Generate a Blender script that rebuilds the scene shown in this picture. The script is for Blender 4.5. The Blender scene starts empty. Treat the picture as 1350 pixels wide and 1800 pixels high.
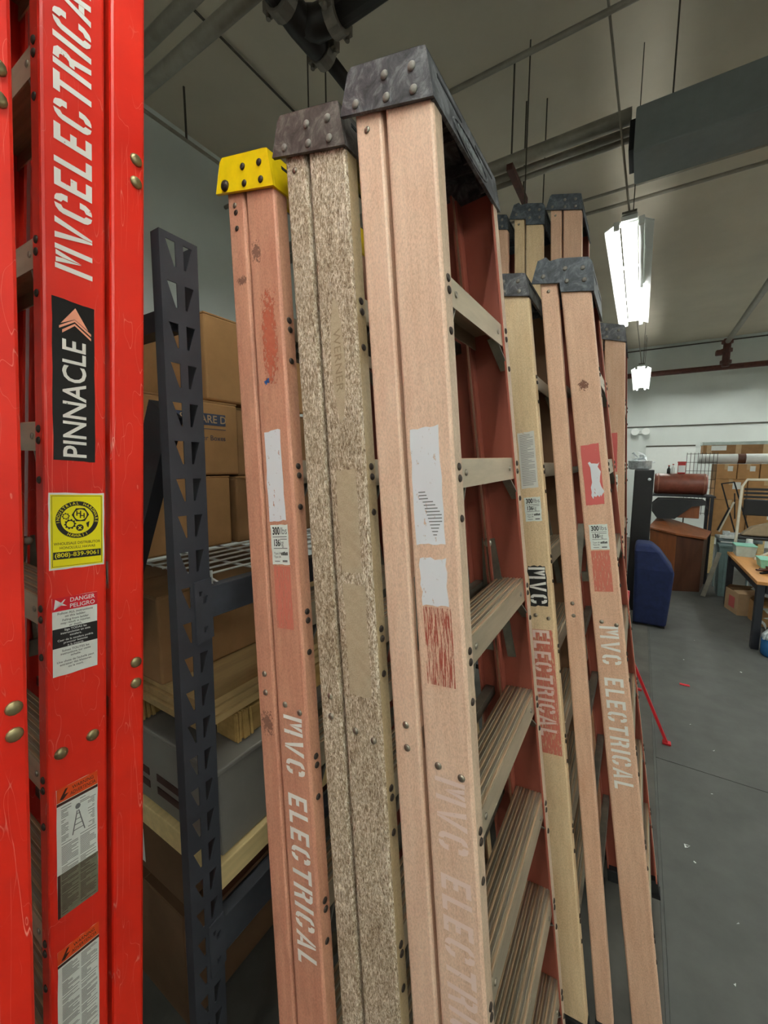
import bpy, bmesh, math, random
from mathutils import Vector, Matrix
from mathutils.geometry import tessellate_polygon

random.seed(7)
scene = bpy.context.scene
COL = scene.collection

# ------------------------------------------------------------------ camera, world, exposure
FPX, HORIZON, YAW, EYE = 715.0, 815.0, math.radians(32.0), 1.85
PITCH = math.atan((900.0 - HORIZON) / FPX)
cp, sp = math.cos(PITCH), math.sin(PITCH)
fw = Vector((-math.sin(YAW) * cp, math.cos(YAW) * cp, -sp))
rt = Vector((math.cos(YAW), math.sin(YAW), 0))
up = rt.cross(fw)
cam_data = bpy.data.cameras.new('camera')
cam_data.sensor_fit = 'HORIZONTAL'
cam_data.sensor_width = 36.0
cam_data.lens = FPX / 1350.0 * 36.0
cam_data.clip_start = 0.02
cam = bpy.data.objects.new('camera', cam_data)
M = Matrix.Identity(4)
for i in range(3):
    M[i][0], M[i][1], M[i][2] = rt[i], up[i], -fw[i]
M[0][3], M[1][3], M[2][3] = 0, 0, EYE
cam.matrix_world = M
COL.objects.link(cam)
scene.camera = cam

world = bpy.data.worlds.new('world')
world.use_nodes = True
world.node_tree.nodes['Background'].inputs[0].default_value = (0.6, 0.7, 0.8, 1)
world.node_tree.nodes['Background'].inputs[1].default_value = 0.05
scene.world = world
vs = scene.view_settings
vs.view_transform = 'Standard'
vs.look = 'None'
vs.exposure = 0.70
vs.gamma = 1.0
vs.use_curve_mapping = False
TUBE_STRENGTH = 30.0

# ------------------------------------------------------------------ materials
def lin(c):
    return tuple((v / 255 / 12.92) if v / 255 <= 0.04045 else ((v / 255 + 0.055) / 1.055) ** 2.4 for v in c)

MATS = {}

def new_mat(name):
    m = bpy.data.materials.new(name)
    m.use_nodes = True
    nt = m.node_tree
    b = nt.nodes['Principled BSDF']
    MATS[name] = m
    return m, nt, b

def noise(nt, scale=10, detail=4, rough=0.55, stretch=(1, 1, 1), distortion=0.0, rot=(0, 0, 0)):
    tc = nt.nodes.new('ShaderNodeTexCoord')
    mp = nt.nodes.new('ShaderNodeMapping')
    mp.inputs['Scale'].default_value = stretch
    mp.inputs['Rotation'].default_value = rot
    nt.links.new(tc.outputs['Object'], mp.inputs[0])
    n = nt.nodes.new('ShaderNodeTexNoise')
    n.inputs['Scale'].default_value = scale
    n.inputs['Detail'].default_value = detail
    n.inputs['Roughness'].default_value = rough
    n.inputs['Distortion'].default_value = distortion
    nt.links.new(mp.outputs[0], n.inputs['Vector'])
    return n.outputs['Fac']

def ramp(nt, fac, stops):
    r = nt.nodes.new('ShaderNodeValToRGB')
    e = r.color_ramp.elements
    while len(e) < len(stops):
        e.new(0.5)
    for el, (p, c) in zip(e, stops):
        el.position = p
        el.color = (*c, 1) if len(c) == 3 else c
    nt.links.new(fac, r.inputs[0])
    return r.outputs[0]

def mixc(nt, fac, a, b, mode='MIX'):
    n = nt.nodes.new('ShaderNodeMix')
    n.data_type = 'RGBA'
    n.blend_type = mode
    for sock, v in ((n.inputs[0], fac), (n.inputs[6], a), (n.inputs[7], b)):
        if isinstance(v, (int, float)):
            sock.default_value = v
        elif isinstance(v, tuple):
            sock.default_value = (*v, 1)
        else:
            nt.links.new(v, sock)
    return n.outputs[2]

def bump(nt, b, fac, strength=0.2, dist=0.002):
    n = nt.nodes.new('ShaderNodeBump')
    n.inputs['Strength'].default_value = strength
    n.inputs['Distance'].default_value = dist
    nt.links.new(fac, n.inputs['Height'])
    nt.links.new(n.outputs[0], b.inputs['Normal'])

def plain(name, col, rough=0.55, metal=0.0, var=0.12, scale=14, stretch=(1, 1, 1), bmp=0.0):
    m, nt, b = new_mat(name)
    c = lin(col)
    lo = tuple(v * (1 - var) for v in c)
    hi = tuple(min(1, v * (1 + var)) for v in c)
    f = noise(nt, scale, 5, 0.6, stretch)
    nt.links.new(ramp(nt, f, [(0.3, lo), (0.7, hi)]), b.inputs['Base Color'])
    b.inputs['Roughness'].default_value = rough
    b.inputs['Metallic'].default_value = metal
    if bmp:
        bump(nt, b, f, bmp)
    return m

def fibreglass(name, col, pale, dirt=(95, 70, 55), rough=0.55, dirt_amt=0.35):
    m, nt, b = new_mat(name)
    streak = noise(nt, 22, 4, 0.6, (3, 3, 0.25))
    base = ramp(nt, streak, [(0.3, lin(col)), (0.72, lin(pale))])
    speck = noise(nt, 460, 3, 0.7, (1, 1, 0.45))
    c2 = mixc(nt, 0.27, base, ramp(nt, speck, [(0.36, tuple(v * .42 for v in lin(col))), (0.60, tuple(min(1, v * 1.12) for v in lin(pale)))]))
    big = noise(nt, 7, 6, 0.7, (1.5, 1.5, 0.7))
    mask = ramp(nt, big, [(0.55, (0, 0, 0)), (0.78, (dirt_amt,) * 3)])
    c3 = mixc(nt, mask, c2, lin(dirt))
    nt.links.new(c3, b.inputs['Base Color'])
    b.inputs['Roughness'].default_value = rough
    bump(nt, b, speck, 0.12, 0.001)
    return m

def weathered(name):
    m, nt, b = new_mat(name)
    f1 = noise(nt, 150, 4, 0.75, (1, 1, 0.34), 2.4, (0, 0.35, 0))
    f2 = noise(nt, 170, 4, 0.75, (1, 1, 0.36), 2.4, (0, -0.5, 0))
    a1 = ramp(nt, f1, [(0.40, lin((82, 62, 42))), (0.51, lin((178, 156, 126))), (0.60, lin((250, 240, 222)))])
    a2 = ramp(nt, f2, [(0.40, lin((104, 82, 58))), (0.51, lin((182, 160, 130))), (0.60, lin((248, 238, 220)))])
    c = mixc(nt, 0.5, a1, a2)
    big = noise(nt, 9, 5, 0.7, (1, 1, 0.5))
    c = mixc(nt, ramp(nt, big, [(0.42, (0, 0, 0)), (0.72, (.5, .5, .5))]), c, lin((170, 146, 112)), 'MULTIPLY')
    nt.links.new(c, b.inputs['Base Color'])
    b.inputs['Roughness'].default_value = 0.65
    bump(nt, b, f1, 0.5, 0.002)
    return m

def decal(name, col, lo, hi, scale, stretch=(1, 1, 1), rough=0.6, fade=0.0, col2=None):
    """worn print: noise decides where the film is still there"""
    m, nt, b = new_mat(name)
    n2 = noise(nt, scale * .7, 3)
    nt.links.new(ramp(nt, n2, [(.35, lin(col)), (.7, lin(col2 or col))]), b.inputs['Base Color'])
    b.inputs['Roughness'].default_value = rough
    f = noise(nt, scale, 6, 0.7, stretch)
    if fade:
        tc = nt.nodes.new('ShaderNodeTexCoord')
        mp = nt.nodes.new('ShaderNodeMapping')
        mp.inputs['Location'].default_value = (-1, -1, 0)
        mp.inputs['Scale'].default_value = (2, 2, 0)
        nt.links.new(tc.outputs['Generated'], mp.inputs[0])
        ln = nt.nodes.new('ShaderNodeVectorMath')
        ln.operation = 'LENGTH'
        nt.links.new(mp.outputs[0], ln.inputs[0])
        mm = nt.nodes.new('ShaderNodeMath')
        mm.operation = 'MULTIPLY_ADD'
        nt.links.new(ln.outputs['Value'], mm.inputs[0])
        mm.inputs[1].default_value = -fade
        nt.links.new(f, mm.inputs[2])
        f = mm.outputs[0]
    a = ramp(nt, f, [(lo, (0, 0, 0)), (hi, (1, 1, 1))])
    nt.links.new(a, b.inputs['Alpha'])
    return m

def emis(name, col, strength):
    m, nt, b = new_mat(name)
    b.inputs['Base Color'].default_value = (*lin(col), 1)
    b.inputs['Emission Color'].default_value = (*lin(col), 1)
    b.inputs['Emission Strength'].default_value = strength
    return m

plain('wall_paint', (214, 220, 216), 0.7, var=0.04, scale=2)
plain('ceiling_paint', (204, 194, 176), 0.8, var=0.08, scale=1.2)
plain('concrete', (84, 82, 76), 0.75, var=0.35, scale=3)
plain('rubber_mat', (84, 85, 81), 0.62, var=0.18, scale=5, bmp=0.1)
fibreglass('pink_rail', (182, 120, 96), (208, 152, 124), dirt_amt=.4)
fibreglass('pink_flange', (178, 120, 92), (206, 154, 124), dirt=(90, 72, 56), dirt_amt=.6)
fibreglass('peach_rail', (214, 174, 146), (234, 202, 176), dirt=(190, 120, 100), dirt_amt=.3)
fibreglass('peach_flange', (184, 156, 130), (208, 182, 156), dirt=(92, 84, 70), dirt_amt=.85)
fibreglass('beige_rail', (214, 182, 138), (230, 204, 164), dirt=(150, 112, 84), dirt_amt=.45)
fibreglass('salmon_rail', (208, 162, 132), (228, 188, 158), dirt=(176, 120, 92), dirt_amt=.3)
fibreglass('dusty_rail', (200, 156, 122), (216, 178, 148), dirt=(140, 104, 80), dirt_amt=.4)
plain('inner_pink', (156, 82, 64), 0.5, var=.15, scale=12, stretch=(1, 1, .3))  # inner faces less faded, and darkened for the shade inside the rails
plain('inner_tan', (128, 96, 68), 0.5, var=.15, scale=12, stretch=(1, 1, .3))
weathered('weathered_rail')
fibreglass('weathered_flange', (172, 150, 112), (196, 174, 136), dirt=(110, 92, 64), dirt_amt=.5)
fibreglass('ghost_tan', (172, 152, 124), (190, 172, 144), dirt=(140, 116, 88), dirt_amt=.3)
fibreglass('ghost_letter', (140, 120, 92), (158, 138, 110), dirt_amt=.2)

def red_paint():
    m, nt, b = new_mat('red_rail')
    f = noise(nt, 6, 4)
    base = ramp(nt, f, [(.3, lin((206, 30, 14))), (.7, lin((226, 44, 24)))])
    c = base
    for scl, st, rot, w_, amt in ((9, (4, 4, .22), (0, 0, 0), .004, .75), (13, (3, 3, .5), (.25, .2, 0), .003, .6), (22, (2, 2, .5), (-.7, -.6, 0), .004, .6)):
        f2 = noise(nt, scl, 1, .5, st, .1, rot)
        line = ramp(nt, f2, [(.5 - w_, (0, 0, 0)), (.5, (1, 1, 1)), (.5 + w_, (0, 0, 0))])
        gate = ramp(nt, noise(nt, 7, 3, .6, (1, 1, .6), 0, rot), [(.52, (0, 0, 0)), (.60, (amt, amt, amt))])
        msk = mixc(nt, 1.0, line, gate, 'MULTIPLY')
        c = mixc(nt, msk, c, lin((244, 160, 140)))
    nt.links.new(c, b.inputs['Base Color'])
    b.inputs['Roughness'].default_value = 0.38
red_paint()
plain('red_steel', (190, 30, 40), 0.4)
def scuffed(name, col, scuff):
    m, nt, b = new_mat(name)
    f = noise(nt, 28, 6, .75, (1, 1, 1), .8)
    nt.links.new(ramp(nt, f, [(.36, lin(col)), (.50, lin(tuple(.6 * a + .4 * q for a, q in zip(col, scuff)))), (.66, lin(scuff))]), b.inputs['Base Color'])
    b.inputs['Roughness'].default_value = 0.5
    return m
scuffed('black_plastic', (40, 41, 44), (124, 126, 128))
scuffed('brown_black_plastic', (52, 47, 44), (122, 118, 112))
scuffed('blue_black_plastic', (42, 48, 54), (104, 112, 118))
plain('yellow_plastic', (238, 202, 8), 0.4, var=0.08, scale=40)
plain('rubber_black', (18, 18, 19), 0.7)
plain('aluminium', (190, 184, 168), 0.42, 0.85, var=0.25, scale=30, stretch=(1, .15, 1))
plain('aluminium_dull', (128, 124, 112), 0.5, 0.7, var=0.3, scale=20)
plain('tread_metal', (176, 162, 138), 0.40, 0.5, var=0.22, scale=26, stretch=(4, .15, 1))
plain('tread_worn', (186, 156, 124), 0.45, 0.3, var=0.25, scale=40, stretch=(4, .2, 1))
plain('rivet_metal', (150, 142, 128), 0.35, 0.8, var=0.2, scale=90)
plain('rivet_brass', (150, 138, 100), 0.35, 0.75, var=0.2, scale=60)
plain('rivet_dull', (128, 124, 116), 0.6, 0.3, var=0.3, scale=120)
plain('rivet_dark', (62, 52, 44), 0.5, 0.5, var=0.3, scale=90)
plain('rack_steel', (52, 54, 60), 0.5, 0.2, var=0.15, scale=12)
plain('rack_beam', (58, 60, 66), 0.5, 0.2, var=0.2, scale=20)
plain('white_wire', (206, 206, 200), 0.4, 0.2)
plain('cardboard', (176, 132, 84), 0.8, var=0.12, scale=9)
plain('cardboard_dark', (150, 112, 72), 0.8, var=0.18, scale=7)
plain('cardboard_shaded', (104, 74, 48), 0.85, var=0.15, scale=7)  # carton colour darkened to stand for the shade under the rack
plain('cardboard_pale', (190, 156, 118), 0.8, var=0.1, scale=9)
plain('tape', (190, 158, 116), 0.35, var=0.08)
plain('plywood', (184, 154, 104), 0.7, var=0.22, scale=8, stretch=(3, .3, 3))
plain('pale_wood', (222, 196, 140), 0.7, var=0.12, scale=10, stretch=(4, .3, 4))
plain('wrap_wood', (186, 150, 92), 0.25, var=0.3, scale=18, stretch=(1, .4, 1))
plain('steel_sheet', (132, 128, 122), 0.45, 0.15, var=0.12, scale=5)
plain('paper_white', (226, 230, 226), 0.6, var=0.05)
plain('label_white', (224, 230, 222), 0.45, var=0.05, scale=60)
plain('ink_black', (22, 22, 22), 0.5)
plain('ink_soft', (110, 112, 110), 0.5)
plain('ink_brown', (60, 26, 20), 0.5)
plain('blue_print', (62, 70, 92), 0.7)
plain('sticker_black', (14, 14, 14), 0.3, var=0.3, scale=60)
plain('sticker_yellow', (236, 226, 8), 0.35, var=0.05)
plain('sticker_red', (206, 22, 40), 0.35)
plain('sticker_orange', (218, 78, 24), 0.35)
plain('sticker_grey', (112, 112, 92), 0.45, var=0.2, scale=120)
plain('salmon_print', (240, 160, 130), 0.4)
decal('paint_white', (236, 234, 226), .325, .345, 60, (1, 1, 1), .6)
decal('paint_thin', (232, 206, 194), .35, .37, 90, (1, 1, 1), .6)
plain('paint_black', (30, 30, 28), 0.6)
decal('worn_white', (226, 228, 232), .375, .39, 75, (1, .5, 1), .5)
decal('worn_print', (216, 214, 206), .34, .36, 70, (.6, 1.4, 1), .5)
decal('residue_red', (200, 112, 92), .42, .45, 130, (2.2, .25, 1), .7)
decal('residue_dark', (168, 84, 66), .50, .52, 120, (3, .16, 1), .7)
decal('residue_label', (204, 96, 90), .33, .36, 90, (1, 1, 1), .7)
decal('rust_stain', (176, 88, 62), .30, .33, 130, (1, .6, 1), .8, .22, (190, 104, 76))
decal('dirt_smudge', (132, 92, 74), .34, .37, 120, (1, 1, 1), .8, .2)
plain('blue_paint', (40, 84, 140), .5)
plain('pipe_grey', (148, 142, 130), 0.4, 0.3, var=0.15)
plain('pipe_black', (36, 30, 27), 0.45, 0.2, var=0.3, scale=6)
plain('pipe_rust', (84, 44, 34), 0.6, var=0.3)
plain('coupling', (120, 112, 102), 0.5, 0.4, var=0.25)
plain('duct_grey', (122, 128, 128), 0.55, var=0.06)
plain('rod_dark', (70, 64, 54), 0.6)
plain('fixture_white', (232, 236, 232), 0.4, var=0.02)
emis('lamp_tube', (252, 255, 250), TUBE_STRENGTH)
plain('navy_cloth', (22, 34, 74), 0.9, var=0.2, scale=20)
plain('black_vinyl', (24, 24, 26), 0.35)
plain('black_cloth', (22, 23, 24), 0.6, var=.3, scale=9)
plain('walnut', (132, 74, 36), 0.45, var=0.25, scale=6, stretch=(2, 2, .3))
plain('walnut_dark', (78, 44, 26), 0.5, var=0.25, scale=6, stretch=(2, 2, .3))
plain('brown_leather', (124, 66, 50), 0.4, var=0.2, scale=12)
plain('table_grey', (128, 142, 144), 0.5)
plain('bin_teal', (108, 130, 130), 0.5)
plain('bench_wood', (206, 146, 82), 0.45, var=0.15, scale=6, stretch=(2, .3, 1))
plain('bench_steel', (44, 46, 52), 0.5, 0.2)
plain('cream_tube', (214, 208, 190), 0.4)
plain('clear_plastic', (176, 190, 184), 0.25)
plain('mint_plastic', (140, 210, 190), 0.4)
plain('jug_blue', (40, 96, 150), 0.2)
plain('jug_white', (214, 222, 226), 0.3)
plain('khaki_cloth', (140, 124, 100), 0.9)
plain('foil', (214, 220, 222), 0.3, 0.35, var=.3, scale=30)
plain('red_box', (170, 36, 30), 0.5)
plain('kraft_tape', (150, 100, 80), 0.5)

# ------------------------------------------------------------------ mesh builder
class MB:
    def __init__(s):
        s.v, s.f, s.m, s.cur = [], [], [], 0
    def mat(s, i):
        s.cur = i
        return s
    def add(s, verts, faces, T=None):
        o = len(s.v)
        for q in verts:
            q = Vector(q)
            s.v.append(T @ q if T else q)
        for fc in faces:
            s.f.append([o + i for i in fc])
            s.m.append(s.cur)
        return s
    def box(s, lo, hi, T=None):
        x0, y0, z0 = lo
        x1, y1, z1 = hi
        return s.add([(x0, y0, z0), (x1, y0, z0), (x1, y1, z0), (x0, y1, z0), (x0, y0, z1), (x1, y0, z1), (x1, y1, z1), (x0, y1, z1)],
                     [(0, 3, 2, 1), (4, 5, 6, 7), (0, 1, 5, 4), (1, 2, 6, 5), (2, 3, 7, 6), (3, 0, 4, 7)], T)
    def prism(s, poly, y0, y1, ax='y'):
        """poly in (x,z) extruded along y (ax='y'); in (x,y) along z (ax='z'); in (y,z) along x (ax='x')"""
        mk = {'y': lambda a, b, t: (a, t, b), 'z': lambda a, b, t: (a, b, t), 'x': lambda a, b, t: (t, a, b)}[ax]
        n = len(poly)
        vs_ = [mk(a, b, y0) for a, b in poly] + [mk(a, b, y1) for a, b in poly]
        tri = tessellate_polygon([[Vector((a, b, 0)) for a, b in poly]])
        fs = [tuple(t) for t in tri] + [tuple(i + n for i in reversed(t)) for t in tri]
        fs += [(i, (i + 1) % n, (i + 1) % n + n, i + n) for i in range(n)]
        return s.add(vs_, fs)
    def plate(s, outer, holes, t, T=None):
        """flat plate in xy from z=-t to 0, with holes"""
        loops = [outer] + holes
        pts = [q for l in loops for q in l]
        tri = tessellate_polygon([[Vector((a, b, 0)) for a, b in l] for l in loops])
        n = len(pts)
        vs_ = [(a, b, 0) for a, b in pts] + [(a, b, -t) for a, b in pts]
        fs = [tuple(q) for q in tri] + [tuple(i + n for i in reversed(q)) for q in tri]
        o = 0
        for l in loops:
            k = len(l)
            fs += [(o + i, o + (i + 1) % k, o + (i + 1) % k + n, o + i + n) for i in range(k)]
            o += k
        return s.add(vs_, fs, T)
    def flat(s, poly, z=0.0, T=None):
        tri = tessellate_polygon([[Vector((a, b, 0)) for a, b in poly]])
        a = sum(poly[i][0] * poly[(i + 1) % len(poly)][1] - poly[(i + 1) % len(poly)][0] * poly[i][1] for i in range(len(poly)))
        fs = []
        for t in tri:
            p0, p1, p2 = (poly[i] for i in t)
            cr = (p1[0] - p0[0]) * (p2[1] - p0[1]) - (p1[1] - p0[1]) * (p2[0] - p0[0])
            fs.append(tuple(t) if cr > 0 else tuple(reversed(t)))
        return s.add([(p, q, z) for p, q in poly], fs, T)
    def tube(s, path, r, seg=10, closed=False):
        path = [Vector(p) for p in path]
        n = len(path)
        rs = r if isinstance(r, (list, tuple)) else [r] * n
        o = len(s.v)
        ref = None
        for i, p in enumerate(path):
            d = (path[min(i + 1, n - 1)] - path[max(i - 1, 0)]).normalized()
            if ref is None:
                ref = d.orthogonal().normalized()
            a = (ref - d * ref.dot(d))
            a = a.normalized() if a.length > 1e-6 else d.orthogonal().normalized()
            ref = a
            b = d.cross(a)
            for k in range(seg):
                t = 2 * math.pi * k / seg
                s.v.append(p + a * (rs[i] * math.cos(t)) + b * (rs[i] * math.sin(t)))
        for i in range(n - 1):
            for k in range(seg):
                k2 = (k + 1) % seg
                s.f.append([o + i * seg + k, o + i * seg + k2, o + (i + 1) * seg + k2, o + (i + 1) * seg + k])
                s.m.append(s.cur)
        s.f.append([o + k for k in reversed(range(seg))])
        s.m.append(s.cur)
        s.f.append([o + (n - 1) * seg + k for k in range(seg)])
        s.m.append(s.cur)
        return s
    def bar(s, p0, p1, w, t, side=(1, 0, 0)):
        p0, p1 = Vector(p0), Vector(p1)
        d = (p1 - p0).normalized()
        a = Vector(side)
        a = (a - d * a.dot(d)).normalized()
        b = d.cross(a)
        vs_ = []
        for p in (p0, p1):
            for q, r in ((-1, -1), (1, -1), (1, 1), (-1, 1)):
                vs_.append(p + a * (q * w / 2) + b * (r * t / 2))
        return s.add(vs_, [(3, 2, 1, 0), (4, 5, 6, 7), (0, 1, 5, 4), (1, 2, 6, 5), (2, 3, 7, 6), (3, 0, 4, 7)])
    def lathe(s, prof, seg=16, T=None):
        """profile (r,z) about z"""
        n = len(prof)
        vs_ = []
        for r, z in prof:
            for k in range(seg):
                t = 2 * math.pi * k / seg
                vs_.append((r * math.cos(t), r * math.sin(t), z))
        fs = []
        for i in range(n - 1):
            for k in range(seg):
                k2 = (k + 1) % seg
                fs.append((i * seg + k, i * seg + k2, (i + 1) * seg + k2, (i + 1) * seg + k))
        fs.append(tuple(reversed(range(seg))))
        fs.append(tuple((n - 1) * seg + k for k in range(seg)))
        return s.add(vs_, fs, T)
    def text(s, body, size, x, y, rot=0.0, align='CENTER', bold=0.0, z=0.0003, width=None, shear=0.0):
        vs_, fs = glyphs(body, size, align, bold, shear)
        if width and vs_:
            w = max(v[0] for v in vs_) - min(v[0] for v in vs_)
            k = width / w
            vs_ = [(v[0] * k, v[1], 0) for v in vs_]
        c, n = math.cos(rot), math.sin(rot)
        return s.add([(x + a * c - b * n, y + a * n + b * c, z) for a, b, _ in vs_], fs)
    def rect(s, x0, y0, x1, y1, z=0.0002):
        return s.add([(x0, y0, z), (x1, y0, z), (x1, y1, z), (x0, y1, z)], [(0, 1, 2, 3)])
    def mesh(s, name, mats, smooth=False):
        me = bpy.data.meshes.new(name)
        me.from_pydata([tuple(q) for q in s.v], [], s.f)
        for k in (mats if isinstance(mats, (list, tuple)) else [mats]):
            me.materials.append(MATS[k])
        me.polygons.foreach_set('material_index', s.m)
        if smooth:
            me.polygons.foreach_set('use_smooth', [True] * len(me.polygons))
        me.update()
        return me
    def build(s, name, mats, parent=None, mtx=None, smooth=False, bevel=0.0, seg=2):
        return place(name, s.mesh(name, mats, smooth), parent, mtx, bevel, seg)

def place(name, me, parent=None, mtx=None, bevel=0.0, seg=2):
    o = bpy.data.objects.new(name, me)
    COL.objects.link(o)
    if parent is not None:
        o.parent = parent
    if mtx is not None:
        o.matrix_basis = mtx
    if bevel:
        b = o.modifiers.new('bevel', 'BEVEL')
        b.width, b.segments, b.limit_method, b.angle_limit = bevel, seg, 'ANGLE', math.radians(35)
        b.harden_normals = False
    return o

_gc = {}
def glyphs(body, size, align='CENTER', bold=0.0, shear=0.0):
    key = (body, size, align, bold, shear)
    if key in _gc:
        return _gc[key]
    cu = bpy.data.curves.new('t', 'FONT')
    cu.body, cu.size, cu.align_x, cu.align_y = body, size, align, 'CENTER'
    cu.offset, cu.shear, cu.resolution_u = bold * size, shear, 3
    o = bpy.data.objects.new('t', cu)
    COL.objects.link(o)
    dg = bpy.context.evaluated_depsgraph_get()
    me = bpy.data.meshes.new_from_object(o.evaluated_get(dg))
    vs_ = [(v.co.x, v.co.y, 0) for v in me.vertices]
    fs = [tuple(p.vertices) for p in me.polygons]
    bpy.data.objects.remove(o)
    bpy.data.curves.remove(cu)
    bpy.data.meshes.remove(me)
    _gc[key] = (vs_, fs)
    return _gc[key]

def tag(o, label=None, cat=None, group=None, kind=None):
    if label: o['label'] = label
    if cat: o['category'] = cat
    if group: o['group'] = group
    if kind: o['kind'] = kind
    return o

def empty(name, label, cat, loc=(0, 0, 0), rz=0.0, group=None):
    o = bpy.data.objects.new(name, None)
    o.empty_display_size = 0.05
    COL.objects.link(o)
    o.location = loc
    o.rotation_euler = (0, 0, rz)
    return tag(o, label, cat, group)

def struct(o):
    o['kind'] = 'structure'
    return o

def basis(origin, right, upv):
    r, u = Vector(right).normalized(), Vector(upv)
    u = (u - r * u.dot(r)).normalized()
    n = r.cross(u)
    m = Matrix.Identity(4)
    for i in range(3):
        m[i][0], m[i][1], m[i][2], m[i][3] = r[i], u[i], n[i], origin[i]
    return m

def dome(r, h, seg=12):
    prof = [(r, 0)] + [(r * math.cos(t), h * (0.25 + 0.75 * math.sin(t))) for t in (0.0, 0.5, 0.95, 1.3)]
    return MB().lathe(prof, seg)
RIVET = {}
def rivet_mesh(r, h, mat):
    k = (r, h, mat)
    if k not in RIVET:
        RIVET[k] = dome(r, h).mesh('rivet', mat, True)
    return RIVET[k]

# ------------------------------------------------------------------ stencil letters (height 1)
def mir(poly, w): return [(w - x, y) for x, y in reversed(poly)]
def flip(poly): return [(x, 1 - y) for x, y in reversed(poly)]
_ML = [(.18, .98), (.32, .98), (.35, .80), (.35, .30)]
_VL = [(0, 1), (.17, 1), (.30, .25), (.30, 0), (.24, 0)]
_AL = [(0, 0), (.17, 0), (.29, .75), (.29, 1), (.22, 1)]
_CT = [(.32, 1), (.32, .83), (.40, .78), (.40, .66), (.58, .66), (.57, .82), (.5, .95), (.42, .99)]
STENCIL = {
    'M': (.72, [[(0, 0), (.15, 0), (.15, 1), (0, 1)], [(.57, 0), (.72, 0), (.72, 1), (.57, 1)], _ML, mir(_ML, .72)]),
    'V': (.62, [_VL, mir(_VL, .62)]),
    'C': (.58, [[(.24, 0), (.24, .17), (.17, .22), (.17, .78), (.24, .83), (.24, 1), (.12, .97), (.03, .88), (0, .78), (0, .22), (.03, .12), (.12, .03)], _CT, flip(_CT)]),
    'E': (.50, [[(0, 0), (.5, 0), (.5, .17), (.17, .17), (.17, .41), (.4, .41), (.4, .58), (.17, .58), (.17, .83), (.5, .83), (.5, 1), (0, 1)]]),
    'L': (.48, [[(0, 0), (.48, 0), (.48, .17), (.17, .17), (.17, 1), (0, 1)]]),
    'T': (.56, [[(.2, 0), (.37, 0), (.37, .83), (.56, .83), (.56, 1), (0, 1), (0, .83), (.2, .83)]]),
    'R': (.58, [[(0, 0), (.17, 0), (.17, 1), (0, 1)], [(.22, 1), (.44, .98), (.55, .88), (.55, .64), (.48, .54), (.58, 0), (.42, 0), (.33, .45), (.22, .45), (.22, .58), (.34, .6), (.38, .66), (.38, .8), (.34, .84), (.22, .85)]]),
    'I': (.17, [[(0, 0), (.17, 0), (.17, 1), (0, 1)]]),
    'A': (.62, [_AL, mir(_AL, .62), [(.21, .18), (.41, .18), (.39, .33), (.23, .33)]]),
}
def stencil(text, h=0.051, gap=0.0095, space=0.032, down=True, z=0.0004):
    """letters laid out along the rail, starting at the origin"""
    mb, x = MB(), 0.0
    for ch in text:
        if ch == ' ':
            x += space
            continue
        w, polys = STENCIL[ch]
        for p in polys:
            pts = [(x + a * h, (b - .5) * h) for a, b in p]
            mb.flat([(b, -a) if down else (-b, a) for a, b in pts], z)
        x += w * h + gap
    return mb, x

# ------------------------------------------------------------------ stepladder builder
RW, FW0, FW1 = 0.050, 0.057, 0.138       # rear rail 0..RW, front rail FW0..FW1
CAP_PLAIN = [(-.022, .012), (.0, .066), (.008, .071), (.126, .032), (.1360, .027), (.1420, -.044)]
CAP_NOTCH = [(-.023, .012), (.002, .071), (.027, .072), (.036, .058), (.066, .054), (.140, .029), (.1490, .013), (.1455, -.070), (.058, -.041), (.057, -.015)]

class Ladder:
    pass

def channel(mb, x0, x1, side, yo, z0, z1, t=0.0045, fl=0.032, r=0.005, xs=None):
    """C-section rail: web outside, flanges inwards; yo(z) is the outside of the web"""
    def sec(z):
        y, dx = yo(z), (xs(z) if xs else 0.0)
        p = [(x0, -fl), (x0, -r), (x0 + r * .3, -r * .3), (x0 + r, 0), (x1 - r, 0), (x1 - r * .3, -r * .3), (x1, -r), (x1, -fl),
             (x1 - t, -fl), (x1 - t, -t), (x0 + t, -t), (x0 + t, -fl)]
        return [(a + dx, side * (y + b), z) for a, b in p]
    a, b = sec(z0), sec(z1)
    n = len(a)
    for i in range(n):
        j = (i + 1) % n
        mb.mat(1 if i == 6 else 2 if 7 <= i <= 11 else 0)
        mb.add([a[i], a[j], b[j], b[i]], [(0, 1, 2, 3) if side > 0 else (3, 2, 1, 0)])
    mb.mat(0)
    for s in (a, b):
        for q in ((0, 1, 2, 3, 10, 11), (3, 4, 9, 10), (4, 5, 6, 7, 8, 9)):
            mb.add([s[i] for i in q], [tuple(range(len(q)))])

def offset_path(path, t):
    out = []
    for i, p in enumerate(path):
        a, b = path[max(i - 1, 0)], path[min(i + 1, len(path) - 1)]
        dx, dz = b[0] - a[0], b[1] - a[1]
        l = math.hypot(dx, dz)
        out.append((p[0] + dz / l * t, p[1] - dx / l * t))
    return out

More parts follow.
